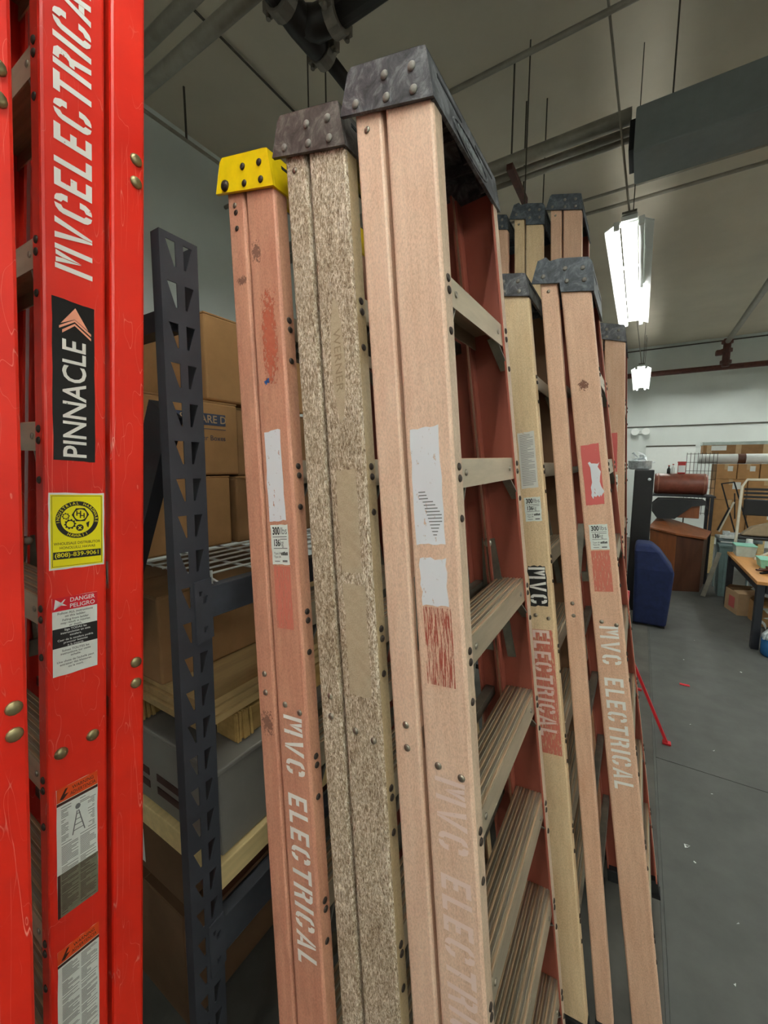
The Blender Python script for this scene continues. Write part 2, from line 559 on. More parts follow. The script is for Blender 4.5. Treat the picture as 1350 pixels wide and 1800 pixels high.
def make_ladder(name, label, cat, ref, L=2.42, lean=0.10, yaw=0.0, roll=0.0, side=-1, rail='peach_rail', flange=None,
                cap='black_plastic', notch=False, wtop=0.318, splay=0.06, rear_open=0.0, nsteps=7, top_gap=0.282,
                rivets='rivet_metal', group=None, rivet_r=0.0062, web_rivets=True, cap_text=False, z_spread=1.365, rear_rivets=None):
    ld = Ladder()
    flange = flange or rail
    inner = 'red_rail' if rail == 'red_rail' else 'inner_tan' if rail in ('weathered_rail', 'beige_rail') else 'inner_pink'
    yo = lambda z: wtop / 2 + splay * (L - z)
    xs = lambda z: -rear_open * (L - z)
    R = Matrix.Rotation(yaw, 4, 'Z') @ Matrix.Rotation(-math.atan(lean), 4, 'Y') @ Matrix.Rotation(roll, 4, 'X')
    p = R @ Vector((0, side * wtop / 2, L))
    zmin = min((R @ Vector((x, s * yo(0), 0))).z for x in (xs(0), FW1) for s in (-1, 1))
    root = empty(name, label, cat, group=group)
    root.matrix_basis = Matrix.Translation(Vector((ref[0] - p.x, ref[1] - p.y, -zmin))) @ R
    ld.root, ld.yo, ld.L, ld.splay, ld.side, ld.xs = root, yo, L, splay, side, xs

    def web(s, a, z, off=0.0):
        return basis((a, s * (yo(z) + off), z), (-s, 0, 0), (0, -s * splay, 1))
    ld.web = web
    for s in (-1, 1):
        mb = MB()
        channel(mb, FW0, FW1, s, yo, 0.03, L - 0.006)
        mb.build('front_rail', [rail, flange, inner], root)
        mb = MB()
        channel(mb, 0, RW, s, yo, 0.03, L + 0.012, fl=0.026, xs=xs)
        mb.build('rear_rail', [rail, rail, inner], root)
        # feet
        f = MB()
        y0, y1 = sorted((s * (yo(0) - .036), s * (yo(0) + .003)))
        f.box((FW0 - .003, y0, .018), (FW1 + .003, y1, .075))
        fo = f.build('foot', 'rubber_black', root, bevel=.003)
        MB().box((FW0 - .006, y0 - .004, 0), (FW1 + .006, y1 + .004, .018)).build('foot_pad', 'rubber_black', fo)
        f = MB().box((xs(0) - .002, y0, 0.0), (xs(0) + RW + .002, y1, .055))
        f.build('foot', 'rubber_black', root, bevel=.004)
    # steps
    zs = [L - top_gap - 0.287 * k for k in range(nsteps)]
    ld.steps = zs
    for z in zs:
        w = yo(z) - 0.005
        xf, xb = FW1 - 0.005, FW0 + 0.006
        prof = [(xb, z), (xf, z), (xf, z - .046), (xf - .0025, z - .046), (xf - .0025, z - .003), (xb + .0025, z - .003), (xb + .0025, z - .032), (xb, z - .032)]
        st = MB().prism(prof, -w, w).build('step', 'tread_metal', root)
        rb = MB()
        for k in range(9):
            x = xb + .004 + k * (xf - xb - .010) / 8
            rb.mat(k % 2)
            rb.box((x, -w, z), (x + .0032, w, z + .0016))
        rb.build('tread_rib', ['tread_worn', 'aluminium'], st)
        for s in (-1, 1):
            # rivet through the lip, two through the flange, brace
            place('rivet', rivet_mesh(.0055, .003, 'rivet_metal'), st, basis((xf, s * (w - .055), z - .022), (0, 1, 0), (0, 0, 1)))
            for dz in (-.012, -.030):
                place('rivet', rivet_mesh(.0062, .0035, 'rivet_dark'), st, basis((FW1, s * (yo(z) - .018), z + dz), (0, 1, 0), (0, 0, 1)))
            zb = z - .092
            br = MB().bar((xf - .012, s * (w - .062), z - .034), (xf - .004, s * (yo(zb) - .016), zb), .019, .0025, (1, 0, 0))
            b = br.build('brace', 'aluminium_dull', root)
            place('rivet', rivet_mesh(.006, .0035, 'rivet_dark'), b, basis((FW1, s * (yo(zb) - .018), zb), (0, 1, 0), (0, 0, 1)))
        # rear bar
        zr = z - .02
        wr = yo(zr) - .005
        MB().box((xs(zr) + .008, -wr, zr - .011), (xs(zr) + .030, wr, zr + .011)).build('rear_bar', 'aluminium_dull', root)
    # spreaders, folded up between the rails
    for s in (-1, 1):
        y = s * (yo(z_spread) - .012)
        y2 = s * (yo(z_spread + .3) - .016)
        sp_ = MB()
        sp_.bar((xs(z_spread) + .028, y, z_spread + .03), (.05, y2, z_spread + .30), .020, .004, (1, 0, 0))
        sp_.bar((FW0 + .03, y - s * .006, z_spread), (.062, y2 - s * .006, z_spread + .30), .020, .004, (1, 0, 0))
        so = sp_.build('spreader', 'aluminium_dull', root)
        place('hinge_bolt', rivet_mesh(.010, .005, 'aluminium'), so, basis((.056, y2 - s * .009, z_spread + .29), (s, 0, 0), (0, 0, 1)))
        bk = MB().box((xs(z_spread) + .004, min(y, y - s * .012), z_spread + .012), (xs(z_spread) + RW, max(y, y - s * .012), z_spread + .05))
        bk.build('spreader_bracket', 'aluminium_dull', root)
    # rivets that show on the webs
    if web_rivets:
        for s in (-1, 1):
            ra = RW * (.28 if rear_rivets else .5) + xs(z_spread)
            rz = rear_rivets or (z_spread + .053, z_spread + .014)
            for a, z in ((ra, rz[0]), (ra, rz[1]), (FW0 + .024, z_spread), (FW1 - .018, z_spread - .008)):
                place('rivet', rivet_mesh(rivet_r, rivet_r * .6, rivets), root, web(s, a, z))
            place('rivet', rivet_mesh(.0055, .003, rivets), root, web(s, RW * .45, L - .026))
    # cap
    kx = FW1 / .138
    prof = [(a * kx, b) for a, b in (CAP_NOTCH if notch else CAP_PLAIN)]
    path = prof[1:8] if notch else prof[1:6]
    cm = MB()
    w = wtop / 2
    for s in (-1, 1):
        y0, y1 = sorted((s * (w + .0035), s * (w + .0095)))
        cm.prism([(a, L + b) for a, b in prof], y0, y1)
    inner = offset_path(path, .006)
    shell = path + list(reversed(inner))
    cm.prism([(a, L + b) for a, b in shell], -w - .0035, w + .0035)
    for k in (-.3, 0, .3):   # stiffening ribs seen from below
        cm.prism([(.060, L + .04), (.128, L + .026), (.132, L - .036), (.124, L - .036), (.112, L + .012), (.060, L + .020)], k * w * 2 - .002, k * w * 2 + .002)
    co = cm.build('top_cap', cap, root, bevel=.0035)
    ld.cap = co
    rv = ((.010, .014), (.066, .026), (.112, .012), (.066, -.006), (.112, -.020)) if not notch else ((.013, .020), (.076, .020), (.123, .004), (.077, -.017), (.124, -.031))
    for s in (-1, 1):
        for a, b in rv:
            place('rivet', rivet_mesh(.0066, .004, 'rivet_dull' if cap != 'yellow_plastic' else 'rivet_dark'), co,
                  basis((a, s * (w + .0095), L + b), (-s, 0, 0), (0, 0, 1)))
    # front of the cap: raised badge, letters and slots
    a0, a1 = (path[-2], path[-1])
    mid = ((a0[0] + a1[0]) / 2, (a0[1] + a1[1]) / 2)
    B = basis((mid[0] + .0002, 0, L + mid[1]), (0, 1, 0), (a0[0] - a1[0], 0, a0[1] - a1[1]))
    hh = math.hypot(a0[0] - a1[0], a0[1] - a1[1]) / 2
    for u in (-.085, .085):
        MB().box((u - .05, hh * .42, -.0005), (u + .05, hh * .60, .0006)).build('slot', 'rubber_black', co, B)
    if cap_text:
        ring = MB()
        n = 28
        ro = [(.088 * math.cos(2 * math.pi * k / n), -.014 + .0205 * math.sin(2 * math.pi * k / n)) for k in range(n)]
        ri = [(.083 * math.cos(2 * math.pi * k / n), -.014 + .0175 * math.sin(2 * math.pi * k / n)) for k in range(n)]
        ring.plate(ro, [ri], .002, Matrix.Translation((0, 0, .0018)))
        ring.build('badge_ring', cap, co, B)
        tx = MB().text('WERNER', .026, 0, -.014, bold=.02, z=.0016, width=.128)
        tx.build('lettering', 'duct_grey', co, B)
    return ld

def on_web(ld, a, z, off=0.0004):
    return ld.web(ld.side, a, z, off)

def paint_text(ld, text, a, ztop, mat='paint_white', down=True, **kw):
    for word in text.split(' '):
        mb, n = stencil(word, down=down, **kw)
        mb.build('stencil_lettering', mat, ld.root, on_web(ld, a, ztop))
        ztop += (-1 if down else 1) * (n + .032)

def ragged(w, h, j=.002, n=7, seed=1):
    r = random.Random(seed)
    pts = []
    for i in range(n): pts.append((-w / 2 + w * i / n, -h / 2 + r.uniform(-j, j)))
    for i in range(n): pts.append((w / 2 + r.uniform(-j, j), -h / 2 + h * i / n))
    for i in range(n): pts.append((w / 2 - w * i / n, h / 2 + r.uniform(-j, j)))
    for i in range(n): pts.append((-w / 2 + r.uniform(-j, j), h / 2 - h * i / n))
    return pts

def sticker(ld, name, a, ztop, zbot, w, mat, j=.0, seed=1, z=.0):
    h = ztop - zbot
    mb = MB().flat(ragged(w, h, j, 7, seed) if j else [(-w / 2, -h / 2), (w / 2, -h / 2), (w / 2, h / 2), (-w / 2, h / 2)], 0)
    return mb.build(name, mat, ld.root, on_web(ld, a, (ztop + zbot) / 2, .0005 + z))

def load_label(ld, a, ztop, zbot, w=.046, mat='label_white', worn=False):
    s = sticker(ld, 'load_label', a, ztop, zbot, w, mat, .001, 3)
    h = ztop - zbot
    mb = MB()
    mb.mat(0).text('300', h * .27, -w * .40, h * .34, align='LEFT', bold=.03, width=w * .42)
    mb.mat(1).text('lbs', h * .25, w * .06, h * .34, align='LEFT', width=w * .36)
    mb.mat(0).rect(-w * .4, h * .19, w * .42, h * .205)
    mb.mat(0).text('136', h * .24, -w * .38, h * .04, align='LEFT', bold=.03, width=w * .34)
    mb.mat(1).text('kg', h * .22, w * .0, h * .04, align='LEFT', width=w * .2)
    mb.mat(0).rect(w * .02, h * .13, w * .42, h * .145)
    mb.mat(0).rect(-w * .38, -h * .10, w * .42, -h * .085)
    mb.mat(0).text('Type IA', h * .08, -w * .38, -h * .22, align='LEFT')
    mb.mat(0).text('Tipo IA', h * .08, -w * .38, -h * .31, align='LEFT')
    for k in range(5):
        mb.mat(0).rect(w * (.05 + .075 * k), -h * .27, w * (.11 + .075 * k), -h * (.20 - .012 * (k % 3)))
    mb.mat(1).rect(-w * .36, -h * .43, -w * .05, -h * .41).rect(w * .1, -h * .44, w * .38, -h * .39)
    mb.build('print', ['ink_black', 'ink_soft'], s)
    return s

# ------------------------------------------------------------------ the room
CEIL = 4.64
XL, XR, YB, YF = -3.45, 7.0, -7.0, 12.0
struct(MB().box((XL, YB, -.1), (XR, YF, -.012)).build('floor', 'concrete'))
struct(MB().box((XL, YB, CEIL), (XR, YF, CEIL + .1)).build('ceiling', 'ceiling_paint'))
struct(MB().box((XL - .1, YB, -.1), (XL, YF, CEIL + .1)).build('wall_left', 'wall_paint'))
struct(MB().box((XR, YB, -.1), (XR + .1, YF, CEIL + .1)).build('wall_right', 'wall_paint'))
struct(MB().box((XL, YF, -.1), (XR, YF + .1, CEIL + .1)).build('wall_far', 'wall_paint'))
struct(MB().box((XL, YB - .1, -.1), (XR, YB, CEIL + .1)).build('wall_back', 'wall_paint'))

tag(MB().box((-3.3, -3, -.012), (.189, 11.5, 0)).build('rubber_mat', 'concrete'), 'dark concrete-grey floor strip under the ladders and rack', 'floor mat')
tag(MB().box((.203, -3, -.012), (6.5, 2.93, 0)).build('rubber_mat', 'rubber_mat'), 'dark grey rubber mat in the aisle beside the leaning ladders', 'floor mat')
tag(MB().box((.203, 2.936, -.012), (6.5, 11.5, 0)).build('rubber_mat', 'rubber_mat'), 'dark grey rubber mat running under the workbench', 'floor mat')
tag(MB().box((.190, -3, -.012), (.202, 11.5, -.001)).build('mat_edge_strip', 'rubber_mat'), 'pale edge strip between the rubber mat and concrete', 'floor strip')

# ------------------------------------------------------------------ fluorescent fixtures
def fixture(x, y0, label, z=3.5, dead=(), wires=True):
    r = empty('fluorescent_fixture', label, 'light fixture', (x, y0, z), group='hanging fluorescent strip lights')
    Lf = 2.40
    MB().prism([(-.05, .075), (.05, .075), (.05, .040), (-.05, .040)], 0, Lf).build('housing', 'fixture_white', r)
    for sx in (-1, 1):
        wing = [(sx * .066, .044), (sx * .150, .002), (sx * .150, -.006), (sx * .066, .036)]
        MB().prism(wing if sx > 0 else wing[::-1], 0, Lf).build('reflector', 'fixture_white', r)
    for y in (.05, .8, 1.6, 2.35):
        MB().box((-.075, y - .02, .036), (.075, y + .02, .046)).build('bracket', 'fixture_white', r)
    for y in (0.0, Lf / 2, Lf):
        for sx in (-.075, .075):
            MB().box((sx - .018, y - .012, -.012), (sx + .018, y + .012, .042)).build('lamp_holder', 'fixture_white', r, bevel=.003)
    k = 0
    for j in range(2):
        for sx in (-.075, .075):
            t = MB().tube([(sx, j * Lf / 2 + .016, .008), (sx, (j + 1) * Lf / 2 - .016, .008)], .0165, 12)
            t.build('tube', 'fixture_white' if k in dead else 'lamp_tube', r, smooth=True)
            k += 1
    MB().box((-.045, -.03, .07), (.045, .05, .085)).build('hanger_plate', 'aluminium_dull', r)
    if wires:
        MB().tube([(0, .0, .08), (-.188, -1.15, CEIL - z)] if x < 1 else [(0, .0, .08), (0, -.02, CEIL - z)], .007, 6).build('hanger_cable', 'pipe_grey', r)
        MB().tube([(.02, .05, .08), (.02, .02, CEIL - z)], .003, 6).build('hanger_wire', 'rod_dark', r)
        MB().tube([(0, Lf - .05, .07), (.03, Lf - .1, CEIL - z)], .004, 6).build('hanger_wire', 'rod_dark', r)
        MB().tube([(.03, Lf - .02, .07), (.05, Lf + .1, CEIL - z)], .004, 6).build('hanger_wire', 'rod_dark', r)
    return r
fixture(-.17, 3.5, 'long fluorescent strip light with one dead tube above the aisle', dead=(1,))
fixture(-.085, 8.62, 'smaller-looking fluorescent strip light hanging near the white end wall')
fixture(-.15, -1.9, 'fluorescent strip light hanging above the near end of the ladders')
fixture(-.15, -6.6, 'fluorescent strip light hanging at the back of the aisle')
for x, w_ in ((2.4, 'second'), (5.0, 'third')):  # rows added out of view as fill for the aisle-facing sides
    for i, y in enumerate((-6.6, -1.9, 3.5, 8.62)):
        fixture(x, y, 'unseen fluorescent strip light added as fill, in the %s row, %s' % (w_, ('by the back wall', 'over the near end of the aisle', 'mid room', 'by the end wall')[i]))

# ------------------------------------------------------------------ red ladders beside the rack
RY = -math.pi / 2     # width along X, front towards -Y, visible web faces +X
def red_ladder(label, ref, lean, rz):
    return make_ladder('stepladder', label, 'ladder', ref, L=3.07, lean=lean, roll=-.026, rear_rivets=rz, yaw=RY, side=1, rail='red_rail', flange='red_rail',
                       cap='black_plastic', wtop=.33, splay=.03, nsteps=9, top_gap=.30, rivets='rivet_brass', rivet_r=.0100,
                       group='red fibreglass stepladders', z_spread=1.375)
FW0, FW1, RW = .064, .152, .056
red_a = red_ladder('red fibreglass stepladder with yellow distributor sticker, propped against the rack', (-.790, .4984), .0711, (1.48, 1.44))
red_b = red_ladder('red fibreglass stepladder without stickers, in front of the stickered red one', (-.700, .2846), .0639, (1.525, 1.488))
for ld, zz in ((red_a, (2.385, 2.347)), (red_b, (2.335, 2.298))):
    for z in zz:
        place('rivet', rivet_mesh(.0100, .006, 'rivet_brass'), ld.root, ld.web(1, RW * .28, z))
mid = (FW0 + FW1) / 2
t, n = stencil('MVCELECTRICAL', down=False, gap=.0085)
t.build('stencil_lettering', 'paint_white', red_a.root, on_web(red_a, mid + .002, 2.147))

# brand strip
s = sticker(red_a, 'brand_sticker', mid + .003, 2.103, 1.850, .058, 'sticker_black', .0006, 5)
mb = MB()
mb.mat(0).text('PINNACLE', .046, .002, -.028, rot=math.pi / 2, bold=.012, width=.186)
mb.mat(1).flat([(-.018, .088), (.002, .118), (.020, .088), (.001, .100)], .0003)
mb.flat([(-.020, .080), (.001, .096), (.024, .080), (.024, .084), (.001, .0995), (-.020, .084)], .0003)
mb.flat([(-.016, .074), (.001, .090), (.024, .073), (.024, .077), (.001, .0935), (-.016, .079)], .0003)
mb.build('print', ['paint_white', 'salmon_print'], s)

# yellow distributor sticker
s = sticker(red_a, 'distributor_sticker', mid + .0, 1.798, 1.674, .079, 'paper_white', .0006, 9)
mb = MB()
mb.mat(0).rect(-.037, -.059, .037, .059, .0002)
mb.mat(1)
for q in (((-.035, -.0572), (.035, -.0566)), ((-.035, .0566), (.035, .0572)), ((-.0353, -.057), (-.0347, .057)), ((.0347, -.057), (.0353, .057))):
    mb.rect(q[0][0], q[0][1], q[1][0], q[1][1], .0003)
cy0, R1, R0 = .018, .0305, .0235
N = 48
ro = [(R1 * math.cos(2 * math.pi * k / N), cy0 + R1 * math.sin(2 * math.pi * k / N)) for k in range(N)]
ri = [(R0 * math.cos(2 * math.pi * k / N), cy0 + R0 * math.sin(2 * math.pi * k / N)) for k in range(N)]
mb.mat(1).plate(ro, [ri], .00005, Matrix.Translation((0, 0, .0003)))
def arc(mb, text, r, c, a0, a1, size, inward=False, z=.0004):
    n = len(text) - 1
    for i, ch in enumerate(text):
        if ch == ' ': continue
        a = a0 + (a1 - a0) * i / n
        mb.text(ch, size, r * math.cos(a), c + r * math.sin(a), rot=a - math.pi / 2 + (math.pi if inward else 0), bold=.01, z=z)
mb.mat(0)
arc(mb, 'INDUSTRIAL HARDWARE', .027, cy0, math.radians(188), math.radians(-8), .0062)
arc(mb, 'HAWAII', .027, cy0, math.radians(242), math.radians(298), .0066, True)
hexo = [(.004 + .0125 * math.cos(math.pi / 3 * k), .026 + .0125 * math.sin(math.pi / 3 * k)) for k in range(6)]
hexi = [(.004 + .0090 * math.cos(math.pi / 12 * k), .026 + .0090 * math.sin(math.pi / 12 * k)) for k in range(24)]
mb.mat(1).plate(hexo, [hexi], .00005, Matrix.Translation((0, 0, .0003)))
mb.text('H', .011, .0015, .028, bold=.03)
mb.text('H', .011, .0065, .024, bold=.03)
def gear(mb, cx, cy, r, hole, teeth=10):
    o = []
    for k in range(teeth * 4):
        rr = r if (k // 2) % 2 == 0 else r * .8
        a = 2 * math.pi * k / (teeth * 4)
        o.append((cx + rr * math.cos(a), cy + rr * math.sin(a)))
    i_ = [(cx + hole * math.cos(2 * math.pi * k / 16), cy + hole * math.sin(2 * math.pi * k / 16)) for k in range(16)]
    mb.plate(o, [i_], .00005, Matrix.Translation((0, 0, .0003)))
gear(mb, -.0105, .011, .0085, .0052)
gear(mb, -.0165, .024, .0055, .0035, 8)
mb.flat([(.003 + .0055 * math.cos(2 * math.pi * k / 20), .0045 + .0055 * math.sin(2 * math.pi * k / 20)) for k in range(20)], .0003)
mb.mat(0).text('x', .010, .003, .005, bold=.03, z=.0004)
mb.mat(1).flat([(.012, .012), (.017, .015), (.0155, .004), (.0135, .006)], .0003)
mb.text('WHOLESALE DISTRIBUTOR', .0062, 0, -.0205, bold=.008, width=.066)
mb.text('HONOLULU, HAWAII', .0062, 0, -.0275, bold=.008, width=.050)
mb.rect(-.034, -.0455, .034, -.0335, .0003)
mb.mat(0).text('(808)-839-9061', .0098, 0, -.0392, bold=.01, z=.0004, width=.062)
mb.build('print', ['sticker_yellow', 'ink_black'], s)

# danger sticker
s = sticker(red_a, 'danger_sticker', mid + .004, 1.628, 1.498, .064, 'label_white', .0004, 2)
mb = MB()
mb.mat(0).rect(-.032, .043, .032, .065)
mb.mat(1).text('DANGER', .0098, .010, .0585, bold=.012, width=.036, z=.0003)
mb.text('PELIGRO', .0098, .010, .0485, bold=.012, width=.036, z=.0003)
mb.flat([(-.030, .046), (-.016, .061), (-.014, .061), (-.020, .052), (-.012, .050), (-.028, .063)], .0003)
mb.mat(2).rect(-.032, -.018, .032, .014)
def para(mb, lines, x, y, size, lead):
    for i, l in enumerate(lines):
        mb.text(l, size, x, y - i * lead, bold=.008, z=.0003)
mb.mat(2)
para(mb, ['Follow ALL instructions', 'on this ladder.'], 0, .0385, .0052, .0055)
para(mb, ['Falling from ladder', 'may result in injuries', 'or death.'], 0, .0270, .0050, .0050)
mb.mat(1)
para(mb, ['Siga TODAS las', 'instrucciones en esta', 'escalera.'], 0, .0105, .0050, .0050)
para(mb, ['Caer de la escalera podria', 'provocar lesiones', 'o la muerte.'], 0, -.0060, .0048, .0048)
mb.mat(2)
para(mb, ['Suivez TOUTES les', 'instructions sur cette', 'echelle.'], 0, -.0240, .0050, .0050)
para(mb, ["Une chute de l'echelle peut", 'entrainer des blessures', 'ou la mort.'], 0, -.0420, .0048, .0052)
mb.build('print', ['sticker_red', 'paper_white', 'ink_black'], s)

# long warning stickers: header and rows of print too small to read
def warning(ld, ztop, zbot, w, grey_from, head2, seed):
    s = sticker(ld, 'warning_sticker', mid + .003, ztop, zbot, w, 'label_white', .0006, seed)
    h = ztop - zbot
    r = random.Random(seed)
    mb = MB()
    mb.mat(0).rect(-w / 2, h / 2 - .024, w / 2, h / 2)
    mb.mat(1).text('WARNING', .0085, .008, h / 2 - .008, bold=.012, width=.032, z=.0003)
    mb.text('ADVERTENCIA', .0085, .008, h / 2 - .017, bold=.012, width=.038, z=.0003)
    mb.flat([(-.026, h / 2 - .020), (-.018, h / 2 - .004), (-.014, h / 2 - .004), (-.019, h / 2 - .013), (-.013, h / 2 - .013), (-.021, h / 2 - .021)], .0003)
    mb.rect(-w / 2, h / 2 - .030, w / 2, h / 2 - .025)
    if grey_from:
        mb.mat(3).rect(-w / 2, -h / 2, w / 2, h / 2 - grey_from)
        mb.mat(1).rect(-w / 2, -h / 2, -w / 2 + .004, h / 2 - grey_from, .0003)
    y = h / 2 - .034
    while y > -h / 2 + .004:
        dark = grey_from and y < h / 2 - grey_from
        x = -w / 2 + .006
        pic = (not dark) and .042 < h / 2 - y < .095 and grey_from
        for seg in range(2):
            x0 = x + seg * (w / 2 - .003)
            ln = (w / 2 - .006) * r.choice((1, 1, .9, .6, .35))
            if pic:
                ln *= .42
                if seg: x0 = w / 2 - .005 - ln
            mb.mat(1 if dark else 2).rect(x0, y - .0011, x0 + ln, y, .0003)
        y -= .0026 if r.random() < .8 else .005
    if grey_from:   # little ladder pictogram
        mb.mat(2)
        for q in (((-.008, -.0), (-.001, .040)), ((.010, .0), (.001, .040))):
            b = MB().bar((q[0][0], h / 2 - .093 + q[0][1], .0003), (q[1][0], h / 2 - .093 + q[1][1], .0003), .0016, .0001, (1, 0, 0))
            mb.add(b.v, b.f)
        for k in range(4):
            mb.rect(-.006 + k * .0012, h / 2 - .087 + k * .009, .008 - k * .0014, h / 2 - .0856 + k * .009, .0003)
        mb.flat([(.0 + .004 * math.cos(k * .7), h / 2 - .046 + .005 * math.sin(k * .7)) for k in range(9)], .0003)
    mb.build('print', ['sticker_orange', 'ink_brown', 'ink_soft', 'sticker_grey'], s)
warning(red_a, 1.307, 1.080, .060, .150, 'ADVERTENCIA', 11)
warning(red_a, 1.022, .730, .062, 0, 'ATTENTION', 12)
FW0, FW1, RW = .057, .138, .050

# ------------------------------------------------------------------ front row of fibreglass ladders
G = 'fibreglass stepladders leaning in rows against the rack'
L1 = make_ladder('stepladder', 'pink fibreglass stepladder with a yellow plastic top cap', 'ladder', (-.774, .614), lean=.112, rail='pink_rail', flange='pink_flange',
                 cap='yellow_plastic', roll=-.004, group=G)
L2 = make_ladder('stepladder', 'weathered tan fibreglass stepladder with frayed fibres, between yellow-capped and peach ladders', 'ladder', (-.597, .607), lean=.1027, rail='weathered_rail',
                 flange='weathered_flange', cap='brown_black_plastic', roll=.012, group=G)
L3 = make_ladder('stepladder', 'peach fibreglass stepladder with large black cap and scraped white labels', 'ladder', (-.433, .603), lean=.1024, rail='peach_rail',
                 flange='peach_flange', cap='black_plastic', roll=.016, group=G, cap_text=True)
mid = (FW0 + FW1) / 2

def stain(ld, mat, a, z, w, h, name='stain'):
    return sticker(ld, name, a, z + h / 2, z - h / 2, w, mat, .0)

# L1
sticker(L1, 'scraped_label', mid - .006, 1.915, 1.735, .046, 'worn_white', .0016, 4)
load_label(L1, mid - .003, 1.727, 1.648, .048)
stain(L1, 'residue_red', mid - .002, 1.582, .046, .125, 'label_residue')
paint_text(L1, 'MVC ELECTRICAL', mid + .002, 1.345)
stain(L1, 'rust_stain', mid + .004, 2.10, .042, .19)
stain(L1, 'dirt_smudge', mid - .02, 2.275, .026, .05)
stain(L1, 'dirt_smudge', RW * .6, 2.235, .030, .02)
stain(L1, 'dirt_smudge', RW * .5, 1.315, .036, .055)
sticker(L1, 'paint_smear', mid - .012, 2.018, 2.010, .014, 'blue_paint', .0025, 2)
for z in (2.378, 2.345):
    place('rivet', rivet_mesh(.0055, .003, 'rivet_dark'), L1.root, L1.web(-1, RW * .5, z))
place('bolt', rivet_mesh(.0105, .008, 'rivet_dark'), L1.cap, basis((.010, -(.318 / 2 + .0095), L1.L + .014), (1, 0, 0), (0, 0, 1)))
# L2: pale patches where labels used to be
n = 26
oval = [(.0155 * math.cos(2 * math.pi * k / n) * (1 - .25 * abs(math.sin(2 * math.pi * k / n))), .110 * math.sin(2 * math.pi * k / n)) for k in range(n)]
ov = MB().flat(oval).build('label_ghost', 'ghost_tan', L2.root, on_web(L2, mid - .003, 2.030))
MB().text('WERNER', .022, 0, 0, rot=-math.pi / 2, bold=.0, width=.11).build('print', 'ghost_letter', ov)
sticker(L2, 'label_ghost', mid - .002, 1.838, 1.655, .044, 'ghost_tan', .002, 6)
sticker(L2, 'label_ghost', mid + .001, 1.634, 1.432, .048, 'ghost_tan', .002, 8)
# L3
s = sticker(L3, 'scraped_label', mid - .006, 1.905, 1.722, .050, 'worn_white', .0016, 14)
mb = MB()
for k in range(14):
    y = -.008 - k * .0052
    x0 = -.014 + .0015 * k if k > 2 else -.016
    x1 = min(.022, x0 + .012 + .002 * k)
    if k > 9: x1 = .020 - .002 * (k - 9)
    mb.rect(x0, y - .0016, x1, y)
mb.build('print', 'ink_soft', s)
sticker(L3, 'scraped_label', mid - .004, 1.700, 1.625, .046, 'worn_white', .0022, 21)
stain(L3, 'residue_dark', mid - .002, 1.560, .048, .125, 'label_residue')
paint_text(L3, 'MVC ELECTRICAL', mid + .002, 1.348, 'paint_thin', gap=.010)

# ------------------------------------------------------------------ second row
L4 = make_ladder('stepladder', 'beige fibreglass stepladder with white instruction label, behind the peach ladder', 'ladder', (-.474, 1.396), lean=.132, rail='beige_rail',
                 cap='black_plastic', roll=.0, group=G)
L5 = make_ladder('stepladder', 'salmon fibreglass stepladder with notched black cap and worn red label', 'ladder', (-.301, 1.407), lean=.145, rail='salmon_rail',
                 cap='blue_black_plastic', notch=True, roll=.02, rear_open=.02, group=G)
s = sticker(L4, 'instruction_label', mid - .002, 1.955, 1.775, .052, 'worn_print', .001, 31)
mb = MB()
r_ = random.Random(5)
for k in range(34):
    y = .082 - k * .0049
    mb.rect(-.021, y - .0014, -.021 + .042 * r_.choice((1, 1, .8, .55)), y)
mb.build('print', 'ink_soft', s)
load_label(L4, mid + .002, 1.745, 1.668, .050)
paint_text(L4, 'MVC', mid - .002, 1.520, 'paint_white')
sticker(L4, 'paint_patch', mid - .002, 1.525, 1.395, .054, 'paint_black', .003, 41, -.0002)
paint_text(L4, 'ELECTRICAL', mid - .004, 1.318, 'paint_thin')
stain(L4, 'residue_red', mid, 1.12, .062, .40, 'paint_residue')
sticker(L5, 'worn_red_label', mid - .003, 1.905, 1.722, .050, 'residue_label', .001, 51)
sticker(L5, 'label_scrap', mid + .004, 1.850, 1.745, .030, 'worn_white', .006, 52, .0002)
load_label(L5, mid - .001, 1.662, 1.586, .050)
stain(L5, 'residue_red', mid - .002, 1.52, .050, .125, 'label_residue')
paint_text(L5, 'MVC ELECTRICAL', mid + .001, 1.352)
stain(L5, 'dirt_smudge', mid - .004, 2.085, .03, .04)

# ------------------------------------------------------------------ third row
L6 = make_ladder('stepladder', 'dusty fibreglass stepladder with red label at the far end of the rows', 'ladder', (-.2276, 2.147), lean=.0565, rail='dusty_rail',
                 cap='black_plastic', group=G)
TG = 'tall fibreglass stepladders at the back'
L7 = make_ladder('stepladder', 'tall pink fibreglass stepladder, innermost of the tall three by the rack', 'ladder', (-.790, 2.24), L=3.08, lean=.05, rail='salmon_rail',
                 cap='blue_black_plastic', wtop=.335, nsteps=9, group=TG)
L8 = make_ladder('stepladder', 'tall beige fibreglass stepladder with notched black cap, middle of the tall three', 'ladder', (-.619, 2.24), L=3.08, lean=.055, rail='beige_rail',
                 cap='blue_black_plastic', notch=True, wtop=.335, nsteps=9, group=TG)
L9 = make_ladder('stepladder', 'tall salmon fibreglass stepladder with black cap, outermost of the tall three', 'ladder', (-.445, 2.24), L=3.07, lean=.055, rail='salmon_rail',
                 cap='blue_black_plastic', wtop=.335, nsteps=9, group=TG)
sticker(L6, 'worn_red_label', mid - .012, 1.985, 1.810, .046, 'residue_label', .001, 61)
load_label(L6, mid - .008, 1.798, 1.722, .044)
paint_text(L6, 'MVC', mid, 1.51, 'paint_thin')

